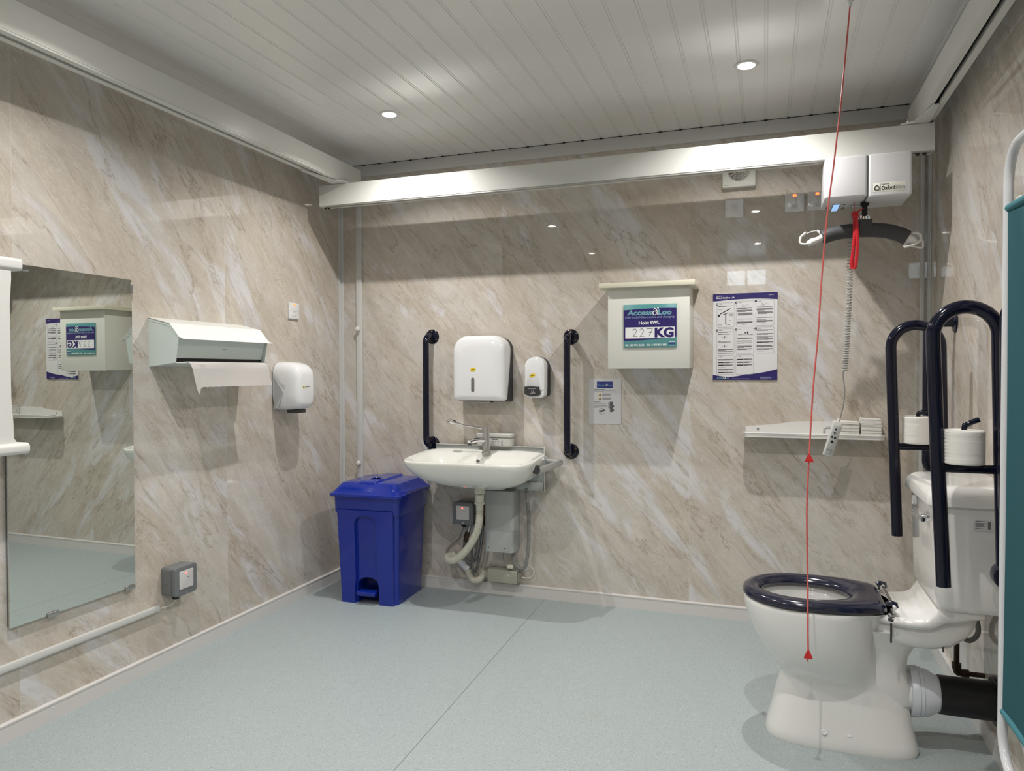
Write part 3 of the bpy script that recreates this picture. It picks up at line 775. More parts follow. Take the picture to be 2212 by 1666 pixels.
# ================================================================ BACK WALL, left of basin
# grab rails -----------------------------------------------------------------------
def grab_rail(label, stand, half, name_group):
    """vertical rail, local centre, facing -y"""
    t = thing('grab_rail', label, 'grab rail', group=name_group)
    pth = fillet([(0, -.004, half), (0, -stand, half), (0, -stand, -half), (0, -.004, -half)], .055, 9)
    # slightly angled returns
    obj('tube', tube(pth, .0175, 18), navy, t)
    for s in (-1, 1):
        f_ = obj('flange', T(lathe([(.0415, 0), (.041, .003), (.037, .006), (.022, .0085), (.019, .012)], 32, 'y'), (0, 0, s*half)), navy, t)
        for a in (90*s, -30*s):
            obj('screw', T(lathe([(.0048, 0), (.0048, .0018), (.0025, .0018), (.002, .0008)], 12, 'y'), (.031*math.cos(R(a)), -.0066, s*half+.031*math.sin(R(a)))), mat('brass_screw', (.30, .22, .12), .35, .8), f_)
    return t
gr = grab_rail('dark navy vertical grab rail left of the paper towel dispenser', .085, .303, 'navy vertical grab rails')
gr.location = (.600, 0, 1.122)
dup(gr, (1.410, 0, 1.106), 0, 'dark navy vertical grab rail between the soap dispenser and the paper notice')
gr2 = grab_rail('dark navy vertical grab rail in the right corner behind the folded bars', .095, .295, 'navy vertical grab rails')
gr2.location = (W, -.465, 1.120); gr2.rotation_euler = (0, 0, R(-90))
dup(gr2, (W, -1.455, 1.120), R(-90), 'dark navy vertical grab rail on the right wall, mostly hidden by the teal screen')

# paper towel dispenser -----------------------------------------------------------
def shell_ring(cx, y, hw, z0, z1, rt, rb, N=8):
    """rounded rectangle in xz with top corner radius rt and bottom rb"""
    out = []
    for (x, z, rr, a0) in ((cx+hw, z1, rt, 0), (cx-hw, z1, rt, 90), (cx-hw, z0, rb, 180), (cx+hw, z0, rb, 270)):
        sx = -1 if x > cx else 1; sz = -1 if z == z1 else 1
        for i in range(N+1):
            a = R(a0+90*i/N); out.append((x+sx*rr+rr*math.cos(a), y, z+sz*rr+rr*math.sin(a)))
    return out
t = thing('paper_towel_dispenser', 'large white paper towel dispenser above the hand basin with narrow sight slot', 'towel dispenser', (.93, 0, 1.06))
wpart('back_housing', loft([shell_ring(.938, 0, .146, 1.062, 1.413, .065, .012), shell_ring(.936, -.045, .143, 1.064, 1.406, .07, .012), shell_ring(.934, -.092, .139, 1.068, 1.396, .07, .012)]), grey_dark, t)
def slant(ring, k, z1, z0):
    return [(x, y-k*max(0, min(1, (z1-z)/(z1-z0))), z) for x, y, z in ring]
wpart('cover', loft([slant(shell_ring(.932, -.022, .148, 1.073, 1.419, .078, .012), .062, 1.31, 1.16), slant(shell_ring(.931, -.040, .150, 1.072, 1.422, .08, .012), .052, 1.31, 1.16), shell_ring(.930, -.105, .150, 1.070, 1.420, .08, .012),
                     shell_ring(.929, -.118, .146, 1.074, 1.412, .078, .014), shell_ring(.929, -.128, .134, 1.082, 1.396, .07, .014), shell_ring(.929, -.132, .10, 1.10, 1.36, .06, .014)]), plastic_w, t, ang=50)
wpart('sight_slot', rbox(.901-.009, .901+.009, -.1335, -.130, 1.118, 1.195, .0085, 'y', .001), mat('slot_grey', (.16, .15, .14), .2), t, 'narrow dark sight slot')
wpart('outlet_lip', box(.86, .99, -.10, -.05, 1.058, 1.066, .002), steel, t)
bd = wpart('badge', T(lathe([(.016, 0), (.016, .0012), (0, .0014)], 20, 'y'), (.903, -.132, 1.238), (0, R(-12), 0), scl=(1, 1, .7)), yellow, t, 'small yellow oval badge')
wpart('badge_lettering', text('phs', .894, .913, 1.233, 1.243, -.1334, .02), ink, bd)
# soap dispenser
t = thing('soap_dispenser', 'small white soap dispenser with charcoal base right of the towel dispenser', 'soap dispenser', (1.235, 0, 1.085))
wpart('back_housing', loft([shell_ring(1.238, 0, .057, 1.093, 1.304, .055, .016), shell_ring(1.2365, -.035, .055, 1.094, 1.300, .052, .016), shell_ring(1.236, -.060, .051, 1.096, 1.292, .050, .016)]), grey_dark, t)
wpart('cover', loft([shell_ring(1.2345, -.035, .056, 1.135, 1.303, .050, .004), shell_ring(1.234, -.07, .057, 1.132, 1.306, .052, .004), shell_ring(1.234, -.088, .054, 1.130, 1.300, .048, .004), shell_ring(1.233, -.096, .040, 1.130, 1.27, .036, .004)]), plastic_w, t, ang=50)
wpart('lower_shroud', loft([shell_ring(1.235, -.045, .0555, 1.090, 1.145, .004, .022), shell_ring(1.2345, -.078, .0555, 1.088, 1.145, .004, .022), shell_ring(1.234, -.090, .052, 1.090, 1.145, .004, .022)]), plastic_w, t)
wpart('front_panel', prism([(1.1815, 1.147), (1.220, 1.1485), (1.263, 1.146), (1.270, 1.107), (1.252, 1.100), (1.232, 1.098), (1.205, 1.100), (1.1815, 1.108)], 'y', -.0985, -.074), grey_dark, t, 'charcoal front panel with white hand symbol')
wpart('lettering', text('AUTOMATIC', 1.204, 1.246, 1.135, 1.139, -.0985, .0), whiteink, t)
wpart('hand_symbol', join(tube([(1.222, -.099, 1.128), (1.222, -.099, 1.120)], .0008, 5), tube([(1.230, -.099, 1.128), (1.230, -.099, 1.120)], .0008, 5),
      tube([(1.214, -.099, 1.112), (1.224, -.099, 1.109), (1.234, -.099, 1.111), (1.241, -.099, 1.115)], .0009, 5), tube([(1.222, -.099, 1.115), (1.230, -.099, 1.116)], .001, 5)), whiteink, t)
bd = wpart('badge', T(lathe([(.016, 0), (.016, .0012), (0, .0014)], 20, 'y'), (1.226, -.0955, 1.206), (0, R(-22), 0), scl=(1, 1, .62)), yellow, t, 'small yellow oval badge')
wpart('badge_lettering', text('phs', 1.217, 1.236, 1.201, 1.211, -.0969, .02), ink, bd)

# ================================================================ HAND BASIN AND LIFT
t = thing('basin_lift', 'pale grey height-adjustable basin frame with handle bar on the back wall', 'basin frame', (.96, 0, .24))
wpart('mounting_panel', rbox(.636, 1.272, -.034, -.026, .588, .822, .004, 'y', .002), grey_lift, t)
wpart('panel_edge', join(box(.636, 1.272, -.040, -.026, .820, .8235, .001), box(1.270, 1.2745, -.042, -.026, .588, .8225, .001)), mat('panel_rim', (.62, .63, .60), .3), t)
wpart('lower_channel', prism([(-.034, .590), (-.050, .590), (-.056, .600), (-.056, .620), (-.050, .632), (-.034, .636)], 'x', .644, 1.268), grey_lift, t)
wpart('column_cover', rbox(.958, 1.124, -.120, -.036, .262, .590, .018, 'z', .002), grey_lift, t)
wpart('column_back', box(.962, 1.122, -.038, 0, .262, .60, .004), grey_lift, t)
mhm = mat('head_grey', (.50, .50, .48), .25)
wpart('motor_head', join(rbox(.892, 1.098, -.066, 0, .824, .868, .022, 'z', .003), rbox(.888, 1.103, -.070, 0, .870, .892, .020, 'z', .006)), mhm, t)
y_ = -.066
wpart('head_label', join(box(.985, 1.020, y_-.0004, y_, .8585, .8625), *[box(.985+i*.016, .994+i*.016, y_-.0004, y_, zz, zz+.0014) for i in range(3) for zz in (.840, .847)],
                         *[box(1.040, 1.046, y_-.0004, y_, .828+i*.006, .831+i*.006) for i in range(5)]), ink, t)
for x in (.985, 1.075): wpart('cover_screw', T(lathe([(.0028, 0), (.0028, .001), (0, .001)], 8, 'y'), (x, -.120, .285)), darkm, t)
hp = fillet([(1.262, -.050, .752), (1.372, -.075, .752), (1.372, -.105, .750), (1.328, -.33, .735)], .022, 6)
bm = tube(hp, .017, 16)
wpart('handle_bar', bm, alu_grey, t, 'grey metal side handle bar')
wpart('handle_bracket', box(1.255, 1.290, -.075, -.030, .722, .775, .004), grey_lift, t)
wpart('lever_knob', join(cyl((1.318, -.338, .725), (1.330, -.338, .765), .012, 14), box(1.305, 1.320, -.346, -.328, .728, .738, .002)), darkm, t, 'dark knob at the tip of the handle bar')

t = thing('hand_basin', 'wide white ceramic hand basin with rounded corners on the grey frame', 'basin', (.975, -.25, .61))
zf = lambda x, y: (y+.47)/.44*.030
def bring(s, zo, xc=.957, yc=-.258, a=.350, b=.218, n=3.9, sy=None, flat=1.0):
    N = 64; out = []
    for k in range(N):
        tt = 2*PI*k/N; c, q = math.cos(tt), math.sin(tt)
        nn = n
        x = xc+a*s*math.copysign(abs(c)**(2/nn), c); y = yc+b*(sy or s)*math.copysign(abs(q)**(2/(nn+ (2 if q > 0 else 0))), q)
        # shallow inward curve of the front edge
        if q < 0: y += .030*(1-min(1, abs((x-xc)/(a*s))*1.15)**2)*s*flat if abs(x-xc) < a*s*.87 else 0
        out.append((x, y, .772+zo+zf(x, y)*flat))
    return out
rings = [bring(.30, -.153, .985, -.205, flat=.2), bring(.42, -.150, .985, -.21, flat=.3), bring(.52, -.138, .985, -.215, flat=.4), bring(.66, -.126, .982, -.225, flat=.5), bring(.84, -.098, .972, -.24, flat=.7), bring(.94, -.060, .962, -.25), bring(.985, -.030), bring(1.0, -.012), bring(.997, -.004), bring(.985, .0),
         bring(.955, .0005, yc=-.256), bring(.92, -.004, yc=-.258), bring(.86, -.016, yc=-.275, sy=.76), bring(.80, -.045, yc=-.285, sy=.66), bring(.72, -.080, yc=-.285, sy=.58), bring(.55, -.105, yc=-.28, sy=.44), bring(.3, -.112, yc=-.27, sy=.24), bring(.07, -.113, yc=-.26, sy=.08)]
wpart('bowl', loft(rings), ceram_s, t, ang=70)
wpart('overflow_ring', T(lathe([(.011, 0), (.011, .002), (.008, .003), (.007, .001), (0, .001)], 20, 'y'), (.935, -.1445, .750), (R(-24), 0, 0)), chrome, t)
wpart('drain', T(lathe([(.030, 0), (.029, .003), (.018, .003), (.016, .0), (0, 0)], 24), (.972, -.262, .6625)), chrome, t)

t = thing('basin_tap', 'chrome lever mixer tap with long side lever on the hand basin', 'tap', (.962, -.085, .79))
X, Y = .972, -.118
wpart('body', join(loft([sell(X, Y, .026, .026, .788, 2), sell(X, Y, .022, .022, .80, 2), sell(X, Y, .0205, .0205, .87, 2), sell(X, Y, .0205, .0205, .872, 2)]), cyl((X, Y, .872), (X, Y, .874), .019), cyl((X, Y, .874), (X, Y, .925), .0205, 28), cyl((X, Y, .925), (X, Y, .930), .019, 28)), chrome, t)
wpart('spout', tube([(X-.005, Y-.005, .862), (X-.025, Y-.05, .866), (X-.045, Y-.095, .862), (X-.052, Y-.112, .856)], [.014, .013, .0125, .0125], 16), chrome, t)
wpart('aerator', cyl((X-.050, Y-.106, .850), (X-.050, Y-.106, .842), .011, 16), darkm, t)
lv = tube([(X-.018, Y-.002, .921), (X-.06, Y-.010, .927), (X-.12, Y-.02, .938), (X-.165, Y-.028, .950)], [.0055, .0042, .0042, .005], 8)
pad = T(rbox(-.034, .016, -.015, .015, -.004, .004, .014, 'z', .0015), (X-.182, Y-.028, .957), (R(25), R(20), 0))
wpart('lever', join(lv, pad), chrome, t)

# ---------------------------------------------------------------- pipework under the basin
t = thing('waste_hose', 'ribbed cream waste hose curving down and left from under the basin', 'hose', (.966, -.2, .6))
wpart('trap_collar', join(cyl((.972, -.212, .618), (.972, -.212, .588), .029, 20), cyl((.972, -.212, .588), (.968, -.205, .545), .024, 20), cyl((.968, -.205, .545), (.967, -.203, .535), .028, 20), cyl((.967, -.203, .535), (.966, -.20, .50), .020, 20)), hose_w, t)
def corrugated(pts, rad, pitch, n=14, amp=.12):
    P = smooth_path(pts, 40); Ls = [0]
    for a_, b_ in zip(P, P[1:]): Ls.append(Ls[-1]+(b_-a_).length)
    import bisect
    out = []; rr = []; s = 0; st = pitch/4; k = 0
    while s < Ls[-1]:
        i = min(max(bisect.bisect(Ls, s)-1, 0), len(P)-2); q = (s-Ls[i])/max(Ls[i+1]-Ls[i], 1e-9)
        out.append(P[i].lerp(P[i+1], q)); rr.append(rad*(1, 1, 1-amp, 1-amp)[k % 4]); s += st; k += 1
    return tube(out, rr, n)
wpart('ribbed_hose', corrugated([(.966, -.20, .505), (.963, -.20, .44), (.945, -.195, .375), (.900, -.185, .300), (.845, -.17, .240), (.790, -.150, .205), (.745, -.115, .198), (.722, -.07, .200), (.745, -.04, .205)], .0205, .0085), hose_w, t)
wpart('coupling', join(cyl((.745, -.040, .205), (.800, -.035, .150), .016), cyl((.790, -.035, .160), (.83, -.035, .128), .020)), conn_w, t)
wpart('lower_elbow', corrugated([(.83, -.04, .128), (.842, -.045, .098), (.870, -.05, .078), (.902, -.045, .085), (.915, -.03, .110), (.915, -.022, .130)], .021, .011), hose_w, t)
t = thing('supply_hoses', 'looped braided steel water hoses and copper pipe under the basin', 'hoses', (.90, -.05, .1))
wpart('copper_pipe', tube(smooth_path([(.955, -.09, .60), (.945, -.085, .52), (.938, -.08, .44)], 5), .0055, 10), copper, t, 'dark copper pipe')
wpart('dark_coupling', join(cyl((.938, -.08, .445), (.936, -.08, .405), .0105, 8), cyl((.936, -.08, .425), (.936, -.08, .415), .013, 12), cyl((.936, -.08, .405), (.935, -.08, .392), .012, 6)), bronze, t)
wpart('braided_hose', tube(smooth_path([(.935, -.08, .392), (.930, -.075, .33), (.915, -.07, .24), (.898, -.065, .16), (.880, -.06, .125), (.868, -.06, .135), (.862, -.06, .20), (.862, -.06, .265)], 8), .0062, 10), braid, t)
wpart('braided_hose', tube(smooth_path([(.922, -.065, .39), (.912, -.06, .32), (.905, -.055, .25), (.885, -.05, .195), (.850, -.05, .175), (.820, -.05, .195), (.812, -.055, .25), (.820, -.06, .295)], 8), .0062, 10), braid, t)
wpart('braided_hose', tube(smooth_path([(.900, -.06, .37), (.888, -.055, .28), (.872, -.05, .20), (.845, -.045, .165), (.822, -.05, .185), (.826, -.055, .26), (.838, -.06, .30)], 8), .0055, 10), braid, t)
wpart('valve', join(cyl((.822, -.065, .290), (.828, -.065, .312), .010, 6), cyl((.828, -.065, .312), (.842, -.065, .345), .014, 10)), bronze, t)
wpart('valve', join(cyl((.842, -.065, .345), (.856, -.065, .385), .0085, 10), cyl((.850, -.065, .37), (.862, -.065, .40), .006, 8)), steel, t)
wpart('valve', join(cyl((.862, -.060, .262), (.864, -.060, .285), .0085, 6), cyl((.864, -.06, .285), (.866, -.06, .30), .010, 10)), steel, t)
wpart('black_elbow', tube(smooth_path([(.858, -.05, .39), (.872, -.035, .40), (.885, -.02, .385)], 5), .011, 10), black, t)
t = thing('flexible_conduit', 'grey ribbed flexible conduit looping right of the basin column', 'conduit', (1.18, -.05, .17))
wpart('ribbed_conduit', corrugated([(1.176, -.052, .600), (1.190, -.06, .48), (1.192, -.06, .38), (1.188, -.06, .28), (1.175, -.06, .195), (1.150, -.06, .168), (1.118, -.06, .185), (1.100, -.06, .235), (1.095, -.06, .262)], .0105, .007, 10, .2), hose_g, t)
wpart('terminal_block', box(1.070, 1.105, -.075, -.05, .166, .186, .003), hose_w, t, 'small cream terminal block')
wpart('thin_cable', tube(smooth_path([(1.045, -.06, .262), (1.045, -.06, .225), (1.055, -.06, .19), (1.075, -.062, .175)], 6), .003, 8), hose_g, t)
t = thing('transformer_box', 'beige grey transformer box above the skirting under the basin', 'junction box', (1.04, 0, .078))
wpart('case', rbox(.955, 1.125, -.066, 0, .080, .152, .006, 'x', .003), beige_box, t)
wpart('rear_flange', join(box(.935, .960, -.045, -.002, .095, .135, .004), cyl((.925, -.03, .115), (.945, -.03, .115), .012, 10)), beige_box, t)
wpart('end_cap', join(box(1.125, 1.135, -.055, -.01, .09, .14, .004), box(1.133, 1.142, -.048, -.02, .098, .108, .002), box(1.133, 1.142, -.048, -.02, .122, .130, .002)), beige_box, t)
wpart('screw', T(lathe([(.0035, 0), (.0035, .001), (0, .0012)], 8, 'y'), (1.075, -.066, .125)), chrome, t)
wpart('cable', tube(smooth_path([(1.138, -.034, .115), (1.17, -.034, .112), (1.20, -.034, .125), (1.212, -.034, .150), (1.196, -.034, .175), (1.165, -.034, .182), (1.14, -.04, .178)], 6), .0032, 8), hose_w, t)

# ================================================================ BLUE PEDAL BIN
t = thing('pedal_bin', 'bright blue plastic pedal bin with closed lid in the back left corner', 'bin', (.396, -.220, 0), R(2.2))
def rr(hw, d0, d1, z, rad, N=6):
    out = []
    for (x, y, a0) in ((hw, d1, 0), (-hw, d1, 90), (-hw, d0, 180), (hw, d0, 270)):
        sx = -1 if x > 0 else 1; sy = -1 if y == d1 else 1
        for i in range(N+1):
            a = R(a0+90*i/N); out.append((x+sx*rad+rad*math.cos(a), y+sy*rad+rad*math.sin(a), z))
    return out
body = loft([rr(.165, -.155, .165, 0, .025), rr(.166, -.156, .166, .05, .025), rr(.182, -.178, .182, .50, .03), rr(.183, -.180, .183, .575, .03)])
arch = [(-.062, -.02), (.062, -.02), (.062, .095)]+[(.062*math.cos(R(a)), .095+.045*math.sin(R(a))) for a in range(15, 180, 15)]+[(-.062, .095)]
body = cut(body, prism(arch, 'y', -.30, -.10))
obj('body', body, blue, t)
# raised front with arched recess
k_ = .178-.156
front = [(-.150, .0), (-.070, .0), (-.070, .095)]+[(-.064, .13), (-.064, .43)]+[(.0-.062*math.cos(R(a)), .43+.045*math.sin(R(a))) for a in range(15, 180, 15)]+[(.064, .43), (.064, .13), (.070, .095), (.070, .0), (.150, .0), (.163, .50), (-.163, .50)]
fp = prism(front, 'y', -.016, .006)
for v in fp.verts: v.co.y += -.157-.048*v.co.z
obj('front_panel', fp, blue, t)
obj('collar', loft([rr(.186, -.184, .186, .475, .03), rr(.190, -.192, .188, .485, .03), rr(.192, -.196, .190, .575, .03)]), blue, t)
obj('lid', loft([rr(.198, -.206, .198, .567, .03), rr(.210, -.216, .206, .571, .034), rr(.210, -.216, .206, .585, .034), rr(.199, -.206, .198, .590, .034), rr(.180, -.188, .184, .612, .034), rr(.162, -.167, .167, .636, .034), rr(.130, -.135, .14, .642, .03)]), blue, t)
obj('lid_rib', join(loft([rr(.058, -.190, .178, .590, .01), rr(.052, -.165, .165, .643, .01), rr(.046, -.150, .155, .650, .01)]),
                    ), blue, t)
obj('lid_boss', join(T(lathe([(.038, .640), (.036, .6525), (.028, .6525), (.026, .650), (0, .650)], 28), (0, -.06, 0))), blue, t)
obj('hinge', join(box(.150, .186, .190, .212, .555, .590, .004), box(-.186, -.150, .190, .212, .555, .590, .004)), blue, t)
obj('pedal', join(rbox(-.054, .054, -.195, -.135, .052, .070, .006, 'z', .003), box(-.05, .05, -.185, -.12, .044, .052, .002)), blue, t)
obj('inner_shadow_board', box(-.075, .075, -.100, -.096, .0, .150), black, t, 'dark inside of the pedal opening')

# ================================================================ CUPBOARD, SIGN, NOTICES
t = thing('wall_box', 'cream boxed-in wall unit with overhanging top, carrying the hoist sign', 'wall box', (1.845, 0, 1.24))
wpart('carcass', join(box(1.652, 2.040, -.198, 0, 1.242, 1.632, .0015)), cream, t)
wpart('front_panel', box(1.651, 2.0415, -.2085, -.198, 1.240, 1.632, .0012), cream, t)
wpart('top_board', box(1.612, 2.068, -.240, 0, 1.632, 1.655, .0015), cream_top, t, 'overhanging cream top board')
for x, z in ((1.66, 1.262), (2.03, 1.262), (1.945, 1.268)):
    wpart('pin', T(lathe([(.0015, 0), (.0015, .0005), (0, .0006)], 8, 'y'), (x, -.2085, z)), inkg, t)
# sign: measured on the front panel plane
Y0 = -.2085
SX0, SX1, SZ0, SZ1 = 1.729, 1.982, 1.341, 1.549
t = thing('hoist_sign', 'purple and teal sign reading Hoist SWL 227 KG on the cream wall box', 'sign', (1.855, Y0, SZ0))
wpart('panel', box(SX0, SX1, Y0-.006, Y0, SZ0, SZ1, .0005), tealink, t)
YS = Y0-.006
def curve_band(pts, y, th=.0004): return prism(pts, 'y', y-th, y)
N_ = 16
top = [(SX0+(SX1-SX0)*i/N_, SZ1-.0265+.0065*math.sin(PI*.5*i/N_*1.5)) for i in range(N_+1)]
bot = [(SX1-(SX1-SX0)*i/N_, 1.3915-.022*(i/N_)**.8*1.0+.010*max(0, (i/N_-.6))) for i in range(N_+1)]
wpart('purple_field', curve_band(top+bot, YS), purple, t)
YT_ = YS-.0004
wpart('figure_strip', box(SX0+.009, SX1-.009, YT_-.0004, YT_, 1.386, 1.439), whiteink, t)
wpart('heading', text('Access', 1.746, 1.866, 1.4965, 1.5225, YT_, .035, .12), teal_l, t)
wpart('heading', text('Loo', 1.896, 1.959, 1.4965, 1.5225, YT_, .035, .0), teal_l, t)
ringp = [(1.8790+.0085*math.cos(a), YT_-.0005, 1.5055+.0095*math.sin(a)) for a in [2*PI*k/20 for k in range(20)]]
wpart('seated_figure_emblem', join(tube(ringp, .0022, 6, closed=True), tube([(1.873, YT_-.0005, 1.522), (1.880, YT_-.0005, 1.5275), (1.888, YT_-.0005, 1.521), (1.884, YT_-.0005, 1.514)], .0022, 6),
     tube([(1.888, YT_-.0005, 1.519), (1.893, YT_-.0005, 1.512), (1.893, YT_-.0005, 1.497), (1.898, YT_-.0005, 1.4965)], .0024, 6), ball((1.8945, YT_-.0005, 1.5285), .0042, (1, .3, 1))), whiteink, t)
wpart('strapline', text('Fully incLOOsive toilet and changing', 1.737, 1.972, 1.4790, 1.4925, YT_, .004, .12), mat('ink_lilac', (.26, .36, .48), .3), t)
wpart('subtitle', text('Hoist SWL', 1.803, 1.903, 1.4515, 1.4695, YT_, .03), whiteink, t)
YF = YT_-.0004
wpart('unit_lettering', text('KG', 1.879, 1.969, 1.3885, 1.4365, YF, .05), purple, t, 'large purple letters KG')
def stroke(pts, rad=.0009): return tube(smooth_path([(a, YF-.0003, b) for a, b in pts], 6), rad, 5)
def two(x): return stroke([(x, 1.424), (x+.007, 1.431), (x+.016, 1.430), (x+.019, 1.421), (x+.012, 1.408), (x+.002, 1.395), (x+.010, 1.397), (x+.023, 1.395)])
wpart('handwritten_figures', join(two(1.773), two(1.807), stroke([(1.843, 1.431), (1.856, 1.432), (1.869, 1.432)]), stroke([(1.869, 1.432), (1.861, 1.413), (1.853, 1.397)]), stroke([(1.852, 1.413), (1.869, 1.415)])), ink, t, 'handwritten 227')
wpart('phone_number', text('NI : 028 9751 2670', 1.738, 1.829, 1.3480, 1.3575, YS, .02), whiteink, t)
wpart('phone_number', text('IRL : 1800 851 888', 1.843, 1.935, 1.3490, 1.3585, YS, .02), whiteink, t)
wpart('small_logos', join(box(1.945, 1.954, YS-.0004, YS, 1.354, 1.363), box(1.956, 1.966, YS-.0004, YS, 1.354, 1.363), box(1.968, 1.976, YS-.0004, YS, 1.354, 1.363)), navyink, t)
wpart('small_print', join(box(1.946, 1.976, YS-.0004, YS, 1.3655, 1.3675), box(1.946, 1.976, YS-.0004, YS, 1.3495, 1.3515)), whiteink, t)

# A3 instruction poster
PX0, PX1, PZ0, PZ1 = 2.135, 2.434, 1.183, 1.606
t = thing('instruction_poster', 'white and purple ceiling lift instruction poster with eight framed panels', 'poster', (2.285, 0, PZ0))
wpart('board', box(PX0, PX1, -.006, 0, PZ0, PZ1), poster_w, t)
def pu(a): return PX0+(PX1-PX0)*(a-82)/(1185-82)
def pv(a, k=0): return PZ1-(PZ1-PZ0)*(a)/1448.   # a measured down from the top edge
YP = -.006
hb = [(PX0, PZ1), (PX0, pv(122))]+[(pu(82+(1103)*i/16), pv(125-29*math.sin(PI/2*min(1, i/9))+(max(0, i-10)**2*.6))) for i in range(1, 17)]+[(PX1, PZ1)]
wpart('header_band', prism(hb, 'y', YP-.0004, YP), purple, t, 'purple header band')
fb = [(PX0, PZ0), (PX0, pv(1362))]+[(pu(82+1103*i/16), pv(1362+34*math.sin(PI*min(1, i/8.))*(1 if i < 8 else 0)-max(0, (i-6))*max(0, (i-6))*.95)) for i in range(1, 17)]+[(PX1, PZ0)]
wpart('footer_band', prism(fb, 'y', YP-.0004, YP), purple, t, 'purple footer band')
wpart('header_title', text('Elara Ceiling Lift', pu(143), pu(455), pv(88), pv(52), YP-.0004, .02), whiteink, t)
wpart('header_title', text('Oxford', pu(143), pu(230), pv(46), pv(26), YP-.0004, .01), whiteink, t)
wpart('header_code', text('E0001.01', pu(1040), pu(1120), pv(48), pv(36), YP-.0004), whiteink, t)
wpart('header_rule', box(pu(145), pu(342), YP-.0007, YP-.0004, pv(99), pv(95)), slate, t)
wpart('footer_logo', text('Access', pu(148), pu(270), pv(1428), pv(1400), YP-.0004, .02, .1), teal_l, t)
wpart('footer_logo', text('Loo', pu(306), pu(365), pv(1428), pv(1400), YP-.0004, .02), teal_l, t)
wpart('footer_emblem', tube([(pu(285)+.004*math.cos(a), YP-.0007, pv(1412)+.004*math.sin(a)) for a in [2*PI*k/14 for k in range(14)]], .0014, 5, closed=True), whiteink, t)
wpart('footer_print', join(box(pu(415), pu(560), YP-.0007, YP-.0004, pv(1432), pv(1424)), box(pu(580), pu(725), YP-.0007, YP-.0004, pv(1432), pv(1424)),
      *[box(pu(900), pu(x1), YP-.0007, YP-.0004, pv(z+5), pv(z-5)) for z, x1 in ((1400, 1085), (1415, 1090), (1431, 1025))]), slate, t)
def panel_frame(x0, x1, z0, z1):
    pts = fillet([(pu(x0), YP-.0003, pv(z0)), (pu(x1), YP-.0003, pv(z0)), (pu(x1), YP-.0003, pv(z1)), (pu(x0), YP-.0003, pv(z1))], .006, 5, True)
    return tube(pts, .00045, 4, closed=True)
frames = [(152, 450, 150, 560), (484, 786, 130, 550), (820, 1128, 115, 545), (152, 450, 590, 1005), (484, 786, 580, 1000), (820, 1128, 570, 1000), (152, 450, 1035, 1360), (484, 786, 1030, 1355)]
rnd = random.Random(3)
def lines(x0, x1, zs):
    return [box(pu(x0), pu(x0+(x1-x0)*(rnd.uniform(.45, .7) if i == len(zs)-1 else rnd.uniform(.93, 1))), YP-.0003, YP, pv(z+2.6), pv(z-2.6)) for i, z in enumerate(zs)]
